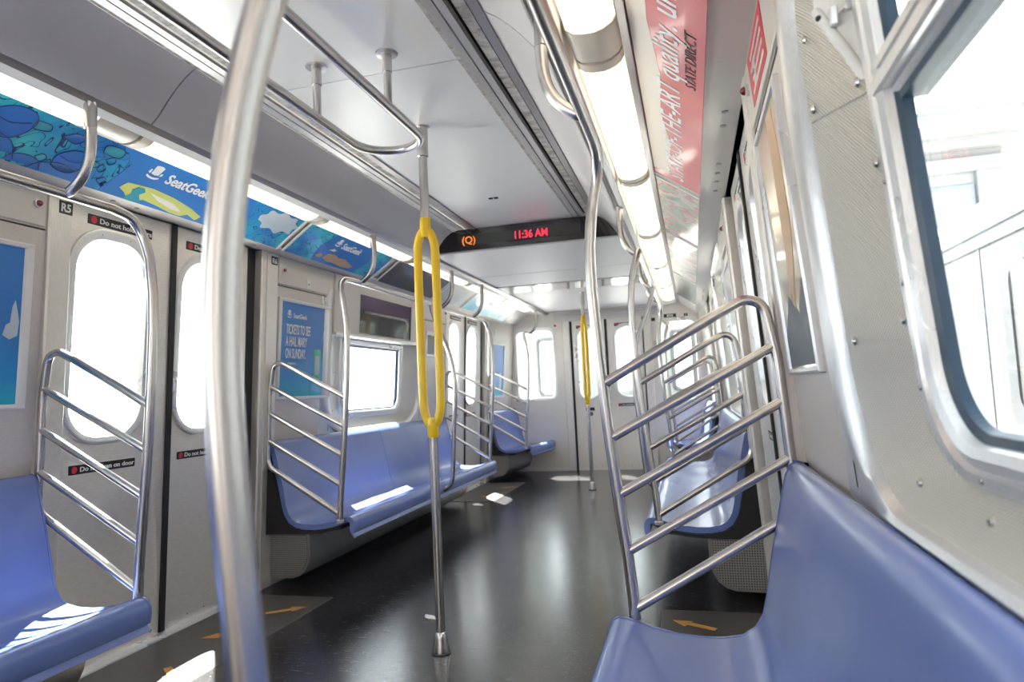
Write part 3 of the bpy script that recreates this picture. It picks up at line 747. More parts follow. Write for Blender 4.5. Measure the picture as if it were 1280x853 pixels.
poly('fan_silhouette', [(2.13, .008), (2.15, .04), (2.14, .062), (2.155, .082), (2.185, .084), (2.20, .068), (2.185, .048), (2.22, .008)], f, .0046, 'tealprint', t)
poly('grey_cloud', [(p.x, p.y) for p in smoothpath([Vector(q+(0,)) for q in ((2.86, .135), (2.85, .165), (2.88, .185), (2.89, .215), (2.95, .21), (2.99, .232), (3.05, .215), (3.10, .222), (3.12, .19), (3.155, .175), (3.135, .145), (3.145, .115), (3.08, .118), (3.04, .09), (2.98, .11), (2.92, .095), (2.90, .125), (2.86, .135))], 4)[:-1]], f, .0036, 'greyprint', t)
logo(f, 2.168, .140, .068, .0042, t)
text('SeatGeek', .070, f(2.232, .142, .005), x, y, 'letter', t, off=.0016, sx=.92)
# drawn fans: rounded head-and-cap shapes
def drawn(pts, fill, closed=True, r=.0016):
    P = [Vector((u, v, 0)) for u, v in pts]
    P = smoothpath(P + [P[0]] if closed else P, 4)
    P = [(p.x, max(.008, min(CW-.008, p.y))) for p in P]
    if fill: poly('drawn_shape', P[:-1], f, .0034, fill, t)
    bm = bmesh.new(); tube(bm, [f(p, q, .0046) for p, q in P], r, 5); finish('outline', bm, 'navyline', t)
for (u, v, k) in ((1.86, .085, 1.0), (1.60, .15, 1.25)):
    drawn([(u-.065*k, v-.035*k), (u-.07*k, v+.01*k), (u-.03*k, v+.05*k), (u+.02*k, v+.055*k), (u+.045*k, v+.03*k), (u+.04*k, v-.01*k), (u+.015*k, v-.045*k), (u-.03*k, v-.05*k)], 'midblue')
    drawn([(u+.04*k, v+.035*k), (u+.08*k, v+.035*k), (u+.085*k, v+.015*k), (u+.045*k, v+.008*k)], 'tealprint')
    drawn([(u-.06*k, v+.01*k), (u-.01*k, v+.0*k), (u+.035*k, v+.02*k)], None, False)
for (u, v, k) in ((1.86, .0, 1.3), (1.55, .03, 1.6), (1.72, .02, .7)):
    drawn([(u-.10*k, v-.01), (u-.08*k, v+.03*k), (u-.02*k, v+.05*k), (u+.05*k, v+.035*k), (u+.08*k, v-.01)], 'plainblue', False)
drawn([(1.92, .17), (1.99, .17), (1.985, .21), (1.915, .205)], 'tealprint'); drawn([(1.76, .17), (1.79, .20), (1.83, .19), (1.81, .16)], 'midblue')
for (u, v) in ((1.96, .10), (2.0, .05), (1.75, .06), (1.97, .145)): drawn([(u-.02, v), (u, v+.02), (u+.02, v+.005), (u+.005, v-.015)], None)
t, f = card(-1, 3.222, 4.272, 'artblue', 'blue ticket advert card overhead above the R6 pillar and framed blue poster')
poly('blue_field', [(3.50, .006), (3.46, .12), (3.52, .234), (4.02, .234), (4.06, .12), (4.0, .006)], f, .003, 'plainblue', t)
logo(f, 3.600, .155, .056, .0042, t)
text('SeatGeek', .066, f(3.650, .150, .005), x, y, 'letter', t, off=.0014, sx=.90)
poly('tan_boat', [(3.58, .045), (3.60, .085), (3.66, .092), (3.74, .078), (3.80, .085), (3.88, .066), (3.95, .050), (3.92, .028), (3.82, .022), (3.72, .030), (3.64, .026)], f, .0042, 'sandy', t)
poly('tan_sail', [(3.50, .05), (3.53, .075), (3.555, .065), (3.56, .04), (3.52, .035)], f, .0042, 'sandy', t)
poly('bird_shape', [(3.57, .11), (3.61, .13), (3.64, .125), (3.625, .11), (3.60, .112)], f, .0042, 'cream', t)
card(-1, 4.372, 5.42, 'artdark', 'near black advert card overhead behind the yellow grip of the near pole')
card(-1, 5.47, 6.14, 'artgrey', 'pale grey advert card overhead, third one back from the dark card end')
t, f = card(-1, 6.19, 7.72, 'artsea', 'pale sea blue advert card overhead at the far left corner')
text('Enjoy', .085, f(6.72, .15, .005), x, y, 'cream', t, off=.001)
t, f = card(1, .75, 3.085, 'artred', 'red and cream advert card overhead on the near right, glossy with white lettering')
x, y = cardframe(1)
poly('cream_field', [(.80, .234), (3.0, .234), (3.0, .165), (2.6, .135), (2.3, .165), (2.0, .150), (1.7, .175), (1.35, .165), (1.0, .19), (.8, .18)], f, .003, 'cream', t)
text('STATE-OF-THE-ART quality. uniquely', .115, f(3.02, .085, .004), x, y, 'letter', t, off=.001, sx=.98, shear=.25)
text('STATE DIRECT', .050, f(2.0, .030, .004), x, y, 'sticker', t, sx=1.0, shear=.25)
card(1, 3.14, 4.262, 'artmag', 'mixed colour advert card overhead on the right beyond the red card')
card(1, 4.318, 5.90, 'artmag', 'long mixed colour advert card overhead on the far right')
card(1, 5.95, 7.45, 'artdark', 'dark advert card overhead at the far right corner')

# ---------------------------------------------------------------- fluorescent fixtures
LEDGE = [(.762, 1.992), (.766, 1.975), (.785, 1.961), (.810, 1.955), (.838, 1.954), (.865, 1.961), (.888, 1.975), (.899, 1.993)]
gaps = [-4.20, -2.98, -1.76, -.54, .67, 1.875, 3.08, 4.275, 5.47, 6.62, 7.72]
for s in (-1, 1):
    for i, (a, b) in enumerate(zip(gaps, gaps[1:])):
        where = ['far behind the viewer', 'well behind the viewer', 'behind the viewer', 'just behind the viewer', 'nearest one in view', 'second from the near end', 'third from the near end', 'fourth from the near end', 'fifth from the near end', 'last one before the end bulkhead'][i]
        t = thing('ceiling_light', 'lit fluorescent light diffuser along the %s ceiling edge, %s' % (side(s), where), 'ceiling light', (s*.83, (a+b)/2, 1.99), 'fluorescent lights along the ceiling edges')
        eb = .17 if i == 5-1 else .055
        bm = bmesh.new(); prism(bm, LEDGE+[(.899, 2.0), (.762, 2.0)], a+.055, b-eb, s, cap=True); finish('diffuser', bm, 'lens', t, True)
        for (p, q) in ((a+.008, a+.055), (b-eb, b-.008)):
            bm = bmesh.new(); prism(bm, [(x_ + (.002 if x_ > .83 else -.002), z_-.002) for x_, z_ in LEDGE]+[(.901, 2.0), (.760, 2.0)], p, q, s, cap=True); finish('end_band', bm, 'lenscap', t, True)
# beige blanking panel after the last lamp
for s in (-1, 1):
    bm = bmesh.new(); prism(bm, [(.752, 1.985), (.905, 1.99), (.905, 2.0), (.752, 2.0)], 7.73, END, s); struct(finish('trim_%d' % (40 if s < 0 else 41), bm, 'panelbox'))

# ---------------------------------------------------------------- benches
TOP = [(1.302, .786), (1.296, .800), (1.282, .805), (1.266, .796), (1.252, .770), (1.240, .720), (1.224, .650), (1.208, .580), (1.195, .515), (1.184, .455), (1.172, .410), (1.150, .375),
       (1.118, .354), (1.070, .345), (1.010, .344), (.950, .350), (.895, .362), (.845, .377), (.815, .386), (.792, .387), (.776, .378), (.768, .360), (.767, .335), (.772, .308), (.785, .296)]
def bench(s, y0, y1, label, seams):
    t = thing('bench_seat', label, 'bench', (s*1.0, (y0+y1)/2, 0))
    def inset(d):
        out = []
        for i, p in enumerate(TOP):
            a = Vector(TOP[max(i-1, 0)]); b = Vector(TOP[min(i+1, len(TOP)-1)]); tg = (b-a).normalized(); n = Vector((tg.y, -tg.x))
            # outward from seat surface is up/inboard; inset goes down/outboard
            if n.dot(Vector((1, -1))) < 0: n = -n
            out.append((p[0]+n.x*d, p[1]+n.y*d))
        return out
    IN = inset(.022)
    def tmod(p, i, t_): p.x -= s*taper(p.y); return p
    edges = [y0] + seams + [y1]
    for j, (a, b) in enumerate(zip(edges, edges[1:])):
        L = b-a; nseat = max(1, round(L/.46)); ny = nseat*10
        ga = .0 if j == 0 else .0015; gb = .0 if j == len(edges)-2 else .0015
        def mod(p, i, t_):
            n_ = len(TOP)
            if i < n_:
                w = max(0, math.sin(math.pi*min(1, max(0, (i-3)/(n_-7)))))
                c_ = math.cos(2*math.pi*t_*nseat)
                p.z += .0014*w*c_ * (1 if i > 9 else .2); p.x -= s*.002*w*c_ if i <= 12 else 0
            p.x -= s*taper(p.y)
            return p
        bm = bmesh.new()
        prism(bm, TOP + IN[::-1], a+ga, b-gb, s, ny=ny, mod=mod, cap='strip')
        o = finish('seat_shell', bm, 'seat', t, True)
    # raised end rims
    for e, sg in ((y0, -1), (y1, 1)):
        bm = bmesh.new()
        O = inset(-.003); I2 = inset(.026)
        prism(bm, O+I2[::-1], e-.004, e+.004, s, cap='strip', mod=tmod); finish('end_rim', bm, 'seat', t, True)
    # black carrier under and behind the shell
    car = inset(.028)
    prof = [(1.303, .765), (1.29, .765)] + [p for p in car[4:19]] + [(.835, .345), (.84, .325), (.98, .305), (1.06, .300), (1.32, .296)]
    bm = bmesh.new(); prism(bm, prof, y0-.026, min(y1+.026, 8.345), s, ny=8, mod=tmod); finish('carrier', bm, 'black', t)
    # brackets
    for yb in (y0+.08, y1-.08):
        bm = bmesh.new(); box(bm, min(s*1.0, s*1.30), max(s*1.0, s*1.30), yb-.02, yb+.02, .285, .31, .003); finish('bracket', bm, 'black', t)
    return t
def heater(s, y0, y1, label):
    t = thing('heater_cover', label, 'heater', (s*1.15, (y0+y1)/2, 0))
    prof = [(1.322, .292), (1.066, .292), (1.058, .285), (1.056, .18), (1.066, .135), (1.090, .09), (1.125, .062), (1.165, .05), (1.322, .045)]
    bm = bmesh.new(); prism(bm, prof, y0+.03, y1-.03, s, ny=8, mod=lambda p, i, t_: Vector((p.x-s*taper(p.y), p.y, p.z))); finish('casing', bm, 'heater', t, True)
    inner = [(1.30, .285), (1.072, .285), (1.068, .18), (1.078, .14), (1.10, .10), (1.13, .075), (1.17, .062), (1.30, .058)]
    for (a, b) in ((y0+.022, y0+.031), (y1-.031, y1-.022)):
        bm = bmesh.new(); prism(bm, inner, a, b, s); finish('end_plate', bm, 'perf', t)
    return t
BL = {(-1, 0): 'periwinkle blue bench seat at the lower left corner before the nearest doors', (-1, 1): 'full blue bench seat under the left window and display cabinet',
      (-1, 2): 'short blue bench seat in the far left corner against the end bulkhead', (1, 0): 'large blue bench seat in the right foreground below the viewer',
      (1, 1): 'blue bench seat on the right beyond the foreground railing', (1, 2): 'short blue bench seat in the far right corner'}
HL = {(-1, 0): 'steel heater cover under the near left bench', (-1, 1): 'perforated steel heater cover under the middle left bench', (-1, 2): 'pale heater cover under the far left corner bench',
      (1, 0): 'heater cover under the foreground right bench', (1, 1): 'perforated steel heater cover under the second right bench', (1, 2): 'heater cover under the far right corner bench'}
for s in (-1, 1):
    bench(s, -.79, 1.898, BL[(s, 0)], [.57]); heater(s, -.79, 1.95, HL[(s, 0)])
    bench(s, 3.304, 6.022, BL[(s, 1)], [4.62]); heater(s, 3.30, 6.05, HL[(s, 1)])
    bench(s, 7.474, 8.34, BL[(s, 2)], []); heater(s, 7.44, 8.33, HL[(s, 2)])

# ---------------------------------------------------------------- grab rails
RT = .0165
STX = [(.838, .375), (.832, .50), (.815, .66), (.796, .86), (.778, 1.10), (.768, 1.30), (.768, 1.42), (.780, 1.54), (.800, 1.63)]
RX, RZ = .8125, 1.698
def xst(z):
    for (x0, z0), (x1, z1) in zip(STX, STX[1:]):
        if z <= z1: return x0+(x1-x0)*(z-z0)/(z1-z0)
    return STX[-1][0]
def overhead(s, y0, y1, hangers, label, open0=False, open1=False):
    """rail with both ends turning down into the stanchions"""
    t = thing('grab_rail', label, 'grab rail', (s*RX, (y0+y1)/2, RZ))
    pts = []
    core = [Vector((s*RX, y0+.13, RZ)), Vector((s*RX, y1-.13, RZ))]
    p = []
    if not open0: p += smoothpath([(s*xst(1.50), y0, 1.50), (s*xst(1.56), y0, 1.56), (s*.803, y0+.012, 1.635), (s*.811, y0+.055, 1.683), (s*RX, y0+.13, RZ)], 6)
    else: p += [Vector((s*RX, y0, RZ))]
    if not open1: p += smoothpath([(s*RX, y1-.13, RZ), (s*.811, y1-.055, 1.683), (s*.803, y1-.012, 1.635), (s*xst(1.56), y1, 1.56), (s*xst(1.50), y1, 1.50)], 6)
    else: p += [Vector((s*RX, y1, RZ))]
    tube_obj('rail', p, RT, t)
    for yh in hangers:
        hp = smoothpath([(s*.718, yh, 1.985), (s*.716, yh, 1.93), (s*.714, yh, 1.87), (s*.722, yh, 1.80), (s*.748, yh, 1.745), (s*.790, yh, 1.708), (s*RX, yh, RZ+.002)], 5)
        h = tube_obj('hanger', hp, .0160, t)
        tube_obj('collar', [(s*.718, yh, 1.985), (s*.716, yh, 1.895)], .0185, h)
    return t
def barrier(s, y, label):
    t = thing('seat_barrier', label, 'railing', (s*.838, y, .36))
    zs = [.372, .45, .55, .66, .76, .86, .98, 1.10, 1.20, 1.30, 1.42, 1.50]
    tube_obj('stanchion', [(s*xst(z), y, z) for z in zs], RT, t)
    zj = [1.030, .875, .717, .561, .410]
    top = fillet([(s*xst(1.03), y, 1.030), (s*1.205, y, 1.262), (s*1.262, y, .98), (s*1.281, y, .645), (s*xst(.41), y, .410)], [0, .105, .02, .085, 0], 10)
    top = fillet([(s*xst(1.03), y, 1.030), (s*1.110, y, 1.208), (s*1.225, y, 1.262), (s*1.256, y, 1.08), (s*1.268, y, .85), (s*1.278, y, .672), (s*xst(.41), y, .405)], [0, .12, .085, .3, .3, .075, 0], 8)
    tube_obj('frame', top, .0145, t)
    for z0, z1 in ((.875, 1.113), (.717, .963), (.561, .812)):
        xo = 1.253 if z1 > 1.1 else (1.262 if z1 > .9 else 1.270)
        tube_obj('bar', [(s*xst(z0), y, z0), (s*xo, y, z1)], .0135, t)
    bm = bmesh.new(); lathe(bm, [(.021, 0), (.021, .012), (.017, .018)], (s*.838, y, .362), 16); finish('foot', bm, 'ridge', t)
    return t
def bowed(s, y, label):
    t = thing('bowed_pole', label, 'pole', (s*.80, y, .36))
    p = smoothpath([(s*RX, y, RZ), (s*.800, y, 1.63), (s*.775, y, 1.555), (s*.742, y, 1.468), (s*.703, y, 1.385), (s*.670, y, 1.28), (s*.651, y, 1.17), (s*.646, y, 1.06), (s*.654, y, .93), (s*.667, y, .80), (s*.677, y, .64), (s*.688, y, .49), (s*.706, y, .376), (s*.755, y, .335), (s*.80, y, .33)], 6)
    tube_obj('pole', p, .0165, t)
    return t
Bx = {(-1, 0): 'slanted-bar railing at the end of the near left bench, before the nearest doors', (-1, 1): 'slanted-bar railing at the near end of the bench under the left window',
      (-1, 2): 'slanted-bar railing at the far end of the bench under the left window', (-1, 3): 'farthest left slanted-bar railing, beside the short corner bench',
      (1, 0): 'large slanted-bar railing in the right foreground', (1, 1): 'second slanted-bar railing on the right, seen through the foreground one',
      (1, 2): 'third slanted-bar railing on the right, small in the distance', (1, 3): 'farthest slanted-bar railing on the right side'}
YS = [1.92, 3.28, 6.045, 7.45]
for s in (-1, 1):
    for i, yb in enumerate(YS): barrier(s, yb, Bx[(s, i)])
    sd = side(s)
    overhead(s, -.77, 1.92, [-.45, .35, 1.62], 'overhead grab rail above the near %s bench' % sd)
    overhead(s, 3.28, 6.045, [3.53, 4.85, 5.62], 'overhead grab rail above the middle %s bench' % sd)
    overhead(s, 7.45, 8.30, [7.75], 'short overhead grab rail in the far %s corner' % sd, open1=True)
    bowed(s, 4.64, 'curved stanchion bowing out from the middle %s bench' % sd)
bowed(1, .485, 'large out of focus steel pole crossing the left foreground')

# centre poles
def centre_pole(y, zt, gr, label, sleeve=True, rz=0):
    t = thing('centre_pole', label, 'pole', (0, y, 0))
    tube_obj('pole', [(0, y, .05), (0, y, .87)], .0185, t, seg=20)
    tube_obj('upper_pole', [(0, y, 1.74), (0, y, zt-.005)], .0185, t, seg=20)
    bm = bmesh.new(); lathe(bm, [(.036, .004), (.036, .012), (.031, .030), (.027, .062), (.022, .078), (.019, .082)], (0, y, 0), 24); finish('base_cup', bm, 'tube', t, True)
    bm = bmesh.new(); lathe(bm, [(.041, .0), (.040, .004), (.02, .006)], (0, y, 0), 24); finish('floor_flange', bm, 'black', t, True)
    bm = bmesh.new(); lathe(bm, [(.022, -.13), (.024, -.128), (.024, -.004), (.034, -.003), (.034, 0)], (0, y, zt), 24); finish('ceiling_sleeve', bm, 'tube', t, True)
    c, sn = math.cos(rz), math.sin(rz)
    def g(u, z): return (u*c, y+u*sn, z)
    outline = fillet([g(0, 1.70), g(.036, 1.66), g(.038, 1.30), g(.036, .93), g(0, .885)], [0, .05, .3, .05, 0], 8)
    loop = smoothpath([g(.008, 1.705), g(.022, 1.690), g(.035, 1.650), g(.0385, 1.59), g(.0395, 1.3), g(.0385, 1.03), g(.035, .965), g(.023, .920), g(.008, .902)], 8)
    gr_ = bmesh.new()
    rr_ = [.0185]*len(loop)
    tube(gr_, loop, .0178, 16)
    tube(gr_, [Vector((2*0-p.x, 2*y-p.y, p.z)) for p in loop], .0178, 16)
    tube(gr_, [(0, y, 1.675), (0, y, 1.70), (0, y, 1.755), (0, y, 1.760)], [.022, .024, .0225, .019], 18)
    tube(gr_, [(0, y, .850), (0, y, .856), (0, y, .905), (0, y, .93)], [.019, .023, .024, .022], 18)
    finish('yellow_grip', gr_, 'yellow', t, True)
    return t
centre_pole(2.567, 2.15, 0, 'floor to ceiling steel pole with a double yellow grip, nearest in the aisle')
centre_pole(6.76, 2.0, 0, 'distant floor to ceiling steel pole with a yellow grip near the end doors', rz=math.radians(70))
# overhead loop
t = thing('overhead_loop_rail', 'U-shaped overhead grab bar hung from the middle of the ceiling', 'grab rail', (0, 1.2, 1.97))
w = .130; ye = 2.33
pts = [Vector((-w, -.3, 1.97)), Vector((-w, ye-w, 1.97))] + [Vector((-w*math.cos(a), ye-w+w*math.sin(a), 1.97)) for a in [math.pi*k/16 for k in range(1, 16)]] + [Vector((w, ye-w, 1.97)), Vector((w, -.3, 1.97))]
tube_obj('rail', pts, .0165, t)
for yy in (.2, 1.96):
    for sx_ in (-1, 1):
        p = tube_obj('post', [(sx_*w, yy, 1.972), (sx_*w, yy, 2.15)], .0135, t)
        tube_obj('sleeve', [(sx_*w, yy, 2.085), (sx_*w, yy, 2.15)], .0165, p)
        bm = bmesh.new(); lathe(bm, [(.020, -.006), (.036, -.004), (.037, 0)], (sx_*w, yy, 2.15), 24); finish('flange', bm, 'ridge', p, True)

# ---------------------------------------------------------------- destination sign
t = thing('destination_sign', 'black overhead LED sign showing a Q route and 11:36 AM', 'sign', (0, 4.33, 2.0))
SH = [(-.632, 2.0), (.632, 2.0), (.622, 2.012), (.60, 2.050), (.575, 2.082), (.545, 2.112), (.510, 2.136), (.46, 2.147), (-.46, 2.147), (-.510, 2.136), (-.545, 2.112), (-.575, 2.082), (-.60, 2.050), (-.622, 2.012)]
bm = bmesh.new()
r0 = [bm.verts.new((x_, 4.31 - .0, z_)) for x_, z_ in SH]; r1 = [bm.verts.new((x_, 4.36, z_)) for x_, z_ in SH]
bm.faces.new(r0); bm.faces.new(r1[::-1])
for i in range(len(SH)): bm.faces.new((r0[i], r0[(i+1) % len(SH)], r1[(i+1) % len(SH)], r1[i]))
finish('housing', bm, 'blackgloss', t)
bm = bmesh.new(); box(bm, -.47, .39, 4.304, 4.312, 2.035, 2.108, .002); finish('display_window', bm, simple('smoked display glass', (.035, .04, .035), .15), t)
text('(Q)', .070, (-.435, 4.302, 2.046), (1, 0, 0), (0, 0, 1), 'ledorange', t, off=.0004)
text('11:36 AM', .074, (-.068, 4.302, 2.044), (1, 0, 0), (0, 0, 1), 'ledred', t, off=.0012, sx=.82)
bm = bmesh.new(); box(bm, -.66, .66, 4.33, 4.40, 1.990, 2.002, .002); finish('lower_lip', bm, 'soffit', t)
# tiny ceiling camera marks
bm = bmesh.new(); box(bm, -.045, -.022, 3.67, 3.69, 2.146, 2.15); box(bm, -.014, .010, 3.67, 3.69, 2.146, 2.15); tag(finish('ceiling_vent_slots', bm, 'slot'), 'pair of tiny dark slots in the ceiling before the black sign', 'vent')

# ---------------------------------------------------------------- end bulkhead
def endwall():
    bm = bmesh.new()
    holes = [(-1.165, -.615, .885, 1.825), (.665, 1.145, .80, 1.83)]
    def cell(x0, x1, z0, z1): box(bm, x0, x1, END, END+.08, z0, z1)
    cell(-1.4, -1.165, 0, 2.2); cell(-1.165, -.615, 0, .885); cell(-1.165, -.615, 1.825, 2.2); cell(-.615, -.43, 0, 2.2)
    cell(-.43, .50, 1.87, 2.2); cell(.50, .665, 0, 2.2); cell(.665, 1.145, 0, .80); cell(.665, 1.145, 1.83, 2.2); cell(1.145, 1.4, 0, 2.2)
    struct(finish('wall_end', bm, 'steel'))
endwall()
for i, (x0, x1, z0, z1) in enumerate(((-1.165, -.615, .885, 1.825), (.665, 1.145, .80, 1.83))):
    root = struct(bpy.data.objects.new('window_%d' % (11+i), None)); COL.objects.link(root)
    loft_obj('window_frame', ep, [(x0, x1, z0, z1, .0005, 0), (x0+.004, x1-.004, z0+.004, z1-.004, .09, 0), (x0+.008, x1-.008, z0+.008, z1-.008, .085, .010), (x0+.035, x1-.035, z0+.035, z1-.05, .07, .006), (x0+.042, x1-.042, z0+.042, z1-.058, .065, -.02)], 'trimsteel', root, smooth=False, n=8)
    loft_obj('pane', ep, [(x0+.03, x1-.03, z0+.03, z1-.04, .07, -.018), (x0+.03, x1-.03, z0+.03, z1-.04, .07, -.024)], 'glass', root, True, True, n=8)
for j, (a, b, w0, w1) in enumerate(((-.40, .016, -.372, -.07), (.040, .475, .105, .435))):
    o = leaf(-1, 0, a, b, w0, w1, ep, zt=1.868, win=(.87, 1.80), top=(w0+.03, w1-.03, 'Do not hold doors'), low=(w0+.03, w1-.01, 'Do not lean on door') if j else None)
bm = bmesh.new()
for x0, x1 in ((-.515, -.425), (.495, .585)):
    loft(bm, ep, [(x0, x1, 0, 1.88, .002, 0), (x0, x1, 0, 1.88, .002, .022), (x0+.006, x1-.006, .01, 1.87, .002, .028)], True, True, n=2)
o = finish('pillar', bm, 'steel'); struct(o)
bm = bmesh.new()
for x0, x1 in ((-.425, -.40), (.012, .042), (.475, .495)): loft(bm, ep, [(x0, x1, 0, 1.87, .002, -.06), (x0, x1, 0, 1.87, .002, -.012)], True, True, n=2)
struct(finish('door_seal', bm, 'black'))
bm = bmesh.new(); box(bm, .035, .055, END-.03, END+.01, .90, 1.02, .003); box(bm, .03, .06, END-.045, END-.02, .82, .87, .003); tag(finish('door_latch', bm, 'trimsteel'), 'small steel latch on the seam of the end double door', 'latch')
bm = bmesh.new(); loft(bm, ep, [(-1.2, -.515, .0, .035, .002, 0), (-1.2, -.515, .0, .035, .002, .016)], True, True); loft(bm, ep, [(.585, 1.2, .0, .035, .002, 0), (.585, 1.2, .0, .035, .002, .016)], True, True); struct(finish('baseboard_end', bm, 'trimsteel'))
numtag('8743', -1, .745, .895, 1.832, 1.875, 'black number sticker reading 8743 over the right end window', f=ep, d=.001)
numtag('1', -1, .985, 1.03, 1.835, 1.868, 'tiny black number sticker right of the 8743 sticker', f=ep, d=.001)
t = thing('safety_sticker', 'round white and dark safety sticker low on the left leaf of the end door', 'sticker', ep(-.22, .70, 0))
plate('backing', ep, -.275, -.165, .735, .775, -.022, -.020, 'sticker', t); plate('notice', ep, -.27, -.165, .655, .735, -.022, -.020, 'whitesticker', t, .035); plate('ring', ep, -.25, -.185, .668, .722, -.0205, -.019, M['stonedark'], t, .027)
t = thing('first_aid_sticker', 'small red and white round sticker above the left end window', 'sticker', ep(-.60, 1.80, 0))
plate('disc', ep, -.645, -.575, 1.795, 1.860, .001, .0025, 'whitesticker', t, .032); plate('cross', ep, -.625, -.595, 1.815, 1.842, .0025, .0035, 'redic', t, .008)
bm = bmesh.new(); loft(bm, ep, [(.595, .64, 1.80, 1.84, .003, 0), (.595, .64, 1.80, 1.84, .003, .006)], True, True); tag(finish('key_switch', bm, 'sticker'), 'small dark key switch right of the end double door', 'switch')
bm = bmesh.new(); loft(bm, ep, [(.605, .64, 1.50, 1.56, .003, 0), (.605, .64, 1.50, 1.56, .003, .006)], True, True); tag(finish('key_switch', bm, 'ridge'), 'grey cover plate halfway up the post right of the end door', 'switch')

# ---------------------------------------------------------------- floor arrows
def arrow(tipx, tipy, tailx, taily, label, w=.028):
    a = Vector((tailx, taily, 0)); b = Vector((tipx, tipy, 0)); d = (b-a).normalized(); n = Vector((-d.y, d.x, 0)); L = (b-a).length; h = .075
    P = [a+n*w*.5, a+n*w*.5+d*(L-h), a+n*w*1.25+d*(L-h), b, a-n*w*1.25+d*(L-h), a-n*w*.5+d*(L-h), a-n*w*.5]
    bm = bmesh.new(); lo = [bm.verts.new(p+Vector((0, 0, .003))) for p in P]; hi = [bm.verts.new(p+Vector((0, 0, .0045))) for p in P]
    bm.faces.new(hi)
    for i in range(7): bm.faces.new((lo[i], lo[(i+1) % 7], hi[(i+1) % 7], hi[i]))
    bmesh.ops.triangulate(bm, faces=[fc for fc in bm.faces if len(fc.verts) > 4])
    return tag(finish('floor_arrow', bm, 'arrow'), label, 'floor marking')
arrow(-.885, 3.02, -1.04, 2.90, 'orange arrow on the floor by the nearest left doors, right of the blurred pole', .03)
arrow(-1.125, 2.56, -.99, 2.66, 'orange arrow on the floor half hidden by the blurred pole', .03)
arrow(-.90, 2.16, -1.03, 2.26, 'orange arrow on the floor in the sun patch at the lower left', .03)
arrow(.885, 3.04, 1.06, 2.95, 'orange arrow on the floor behind the foreground right bench', .03)
arrow(-1.0, 6.9, -.88, 7.0, 'faint orange arrow on the floor by the far left doors', .03)
arrow(-.95, 6.3, -1.05, 6.4, 'second faint orange arrow on the floor by the far left doors', .03)

# ceiling edge screws strips on header near doors
for s in (-1, 1):
    bm = bmesh.new()
    for k in (0, 1):
        for yy in (-.40, -.28, .12, .24, .36, .50):
            bmesh.ops.create_cone(bm, cap_ends=True, segments=12, radius1=.011, radius2=.009, depth=.004, matrix=Matrix.Translation((s*1.185, DOORS[k]+yy, 1.867)))
    struct(finish('trim_%d' % (50 if s < 0 else 51), bm, 'ridge'))

# ---------------------------------------------------------------- outside
bm = bmesh.new(); box(bm, -60, 80, -60, 120, -1.3, -1.2); struct(finish('ground', bm, 'track'))
# neighbouring train
t = thing('neighbouring_train', 'overexposed silver train standing outside the near right window', 'train', (3.6, 0, -1.1))
TX = 3.0
bm = bmesh.new()
tp = [(TX, -.3), (TX, 1.97), (TX+.06, 2.12), (TX+.25, 2.30), (TX+.7, 2.45), (TX+1.8, 2.50), (TX+2.5, 2.35), (TX+2.8, 2.1), (TX+2.9, -.3)]
prism(bm, tp, -8, 11.5); finish('body', bm, 'trainwhite', t, False)
fx = lambda u, v, d: Vector((TX-d, u, v))
bm = bmesh.new()
for z, h in ((1.955, .022), (1.855, .010)): loft(bm, fx, [(-8, 11.4, z, z+h, .001, -.01), (-8, 11.4, z, z+h, .001, .006)], True, True, n=1)
for yy in (5.25, 3.65, 7.6): loft(bm, fx, [(yy, yy+.02, -.2, 1.855, .001, -.01), (yy, yy+.02, -.2, 1.855, .001, .004)], True, True, n=1)
finish('side_seam', bm, 'trainline', t)
for yy in (4.45, 2.9, .2): loft_obj('window_frame', fx, [(yy-.52, yy+.52, .62, 1.80, .16, .0), (yy-.51, yy+.51, .63, 1.79, .16, .014), (yy-.40, yy+.40, .74, 1.68, .12, .010), (yy-.40, yy+.40, .74, 1.68, .12, -.01)], 'trainline', t, False, True, n=6)
# building
t = thing('station_building', 'pale overexposed building with a railing along its roof outside the right window', 'building', (9, 28, -1.2))
bm = bmesh.new(); box(bm, 5.6, 10.9, 24, 34, -1.2, 8.3); finish('wall', bm, 'stone', t)
bm = bmesh.new(); box(bm, 5.3, 11.3, 23.6, 34.4, 8.0, 8.35); box(bm, 5.1, 11.6, 23.4, 34.6, 8.35, 8.75); box(bm, 5.5, 11.1, 23.85, 34.2, 7.3, 7.75); finish('cornice', bm, 'stone', t)
bm = bmesh.new()
for i in range(14): box(bm, 5.2+i*.48, 5.25+i*.48, 23.5, 23.56, 8.75, 9.22)
box(bm, 5.15, 11.5, 23.48, 23.58, 9.14, 9.24); box(bm, 11.44, 11.5, 23.5, 34, 9.14, 9.24)
for i in range(12): box(bm, 11.44, 11.5, 23.6+i*.9, 23.66+i*.9, 8.75, 9.2)
finish('roof_railing', bm, 'stonedark', t)
bm = bmesh.new(); va = [bm.verts.new(p) for p in ((5.4, 27, 8.75), (10.2, 27, 8.75), (10.2, 33, 8.75), (5.4, 33, 8.75))]; ap = [bm.verts.new(p) for p in ((6.6, 30, 10.6), (8.4, 30, 10.3))]
for q in ((va[0], va[1], ap[1], ap[0]), (va[2], va[3], ap[0], ap[1]), (va[1], va[2], ap[1]), (va[3], va[0], ap[0])): bm.faces.new(q)
finish('roof', bm, 'stonedark', t)
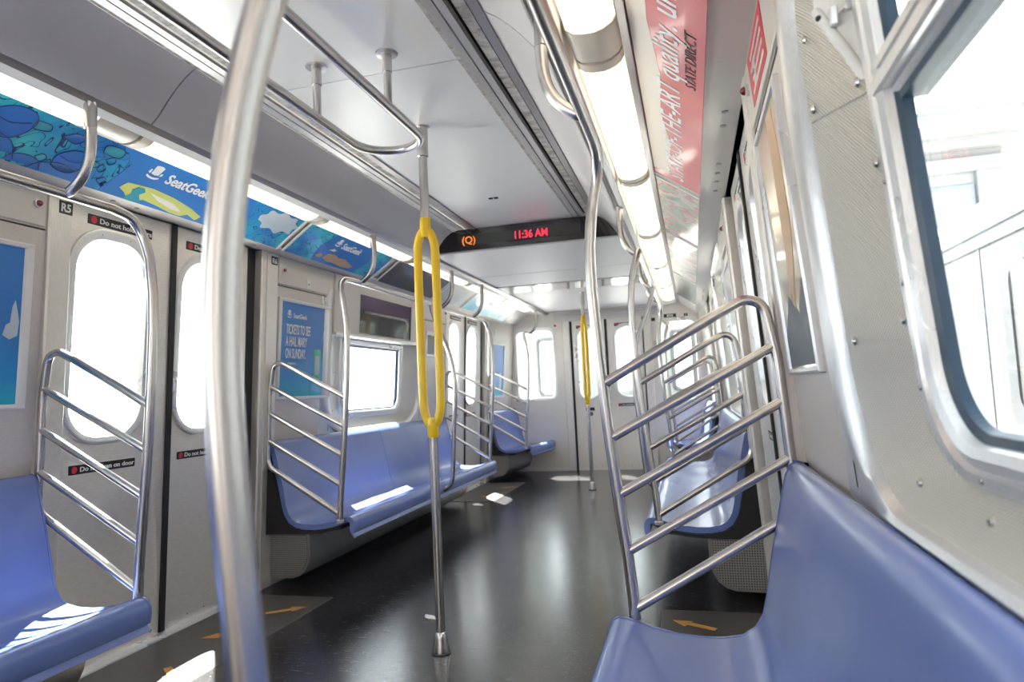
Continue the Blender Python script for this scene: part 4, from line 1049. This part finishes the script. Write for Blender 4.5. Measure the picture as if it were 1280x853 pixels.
for x0, x1 in ((6.1, 7.3), (8.3, 9.9)):
    for z0 in (4.2, 1.0):
        bm = bmesh.new(); box(bm, x0-.15, x1+.15, 23.92, 24.0, z0, z0+2.7, .02); fr = finish('window', bm, 'stonedark', t)
        bm = bmesh.new(); box(bm, x0, x1, 23.88, 23.95, z0+.15, z0+1.25); box(bm, x0, x1, 23.88, 23.95, z0+1.38, z0+2.55); finish('pane', bm, 'stone', fr)
bm = bmesh.new(); box(bm, 10.1, 10.85, 23.8, 24.02, -1.2, 7.3, .03); finish('pilaster', bm, 'stonedark', t)

# the next car, seen through the end windows
t = thing('adjoining_car', 'pale end of the next subway car seen through the end windows', 'train', (0, END+.75, -.1))
bm = bmesh.new()
for x0, x1, z0, z1 in ((-1.4, -1.02, -.2, 2.35), (-.70, -.34, -.2, 2.35), (.44, .80, -.2, 2.35), (1.08, 1.4, -.2, 2.35), (-1.02, -.70, -.2, .95), (-1.02, -.70, 1.72, 2.35), (.80, 1.08, -.2, .95), (.80, 1.08, 1.72, 2.35), (-.34, .44, 1.95, 2.35)):
    box(bm, x0, x1, END+.75, END+.85, z0, z1)
finish('end_panel', bm, 'nextcar', t)
fe = lambda u, v, d: Vector((u, END+.78-d, v))
loft_obj('end_door', fe, [(-.34, .44, -.05, 1.95, .001, 0), (-.34, .44, -.05, 1.95, .001, .02), (-.16, .26, .95, 1.72, .09, .02), (-.16, .26, .95, 1.72, .09, 0)], 'nextcar', t, n=8)
for x0, x1 in ((-1.02, -.70), (.80, 1.08)): loft_obj('window_frame', fe, [(x0-.02, x1+.02, .93, 1.74, .06, .05), (x0, x1, .95, 1.72, .05, .055), (x0+.03, x1-.03, .98, 1.69, .04, .03)], 'trainline', t, n=6)
bm = bmesh.new(); box(bm, -1.0, 1.0, END+.1, END+.75, -.12, -.06); finish('gangway_plate', bm, 'trainwhite', t)

# small litter and marks on the floor
bm = bmesh.new(); pts = [(-.115, 2.93), (-.06, 2.90), (-.035, 2.865), (-.075, 2.86), (-.10, 2.885)]
lo = [bm.verts.new((x_-.13, y_+.06, .0005)) for x_, y_ in pts]; hi = [bm.verts.new((x_-.128, y_+.06, .003+.004*(i % 2))) for i, (x_, y_) in enumerate(pts)]
bm.faces.new(hi); bm.faces.new(lo[::-1])
for i in range(5): bm.faces.new((lo[i], lo[(i+1) % 5], hi[(i+1) % 5], hi[i]))
tag(finish('paper_scrap', bm, 'ridge'), 'small grey scrap of paper on the floor left of the near pole', 'litter')
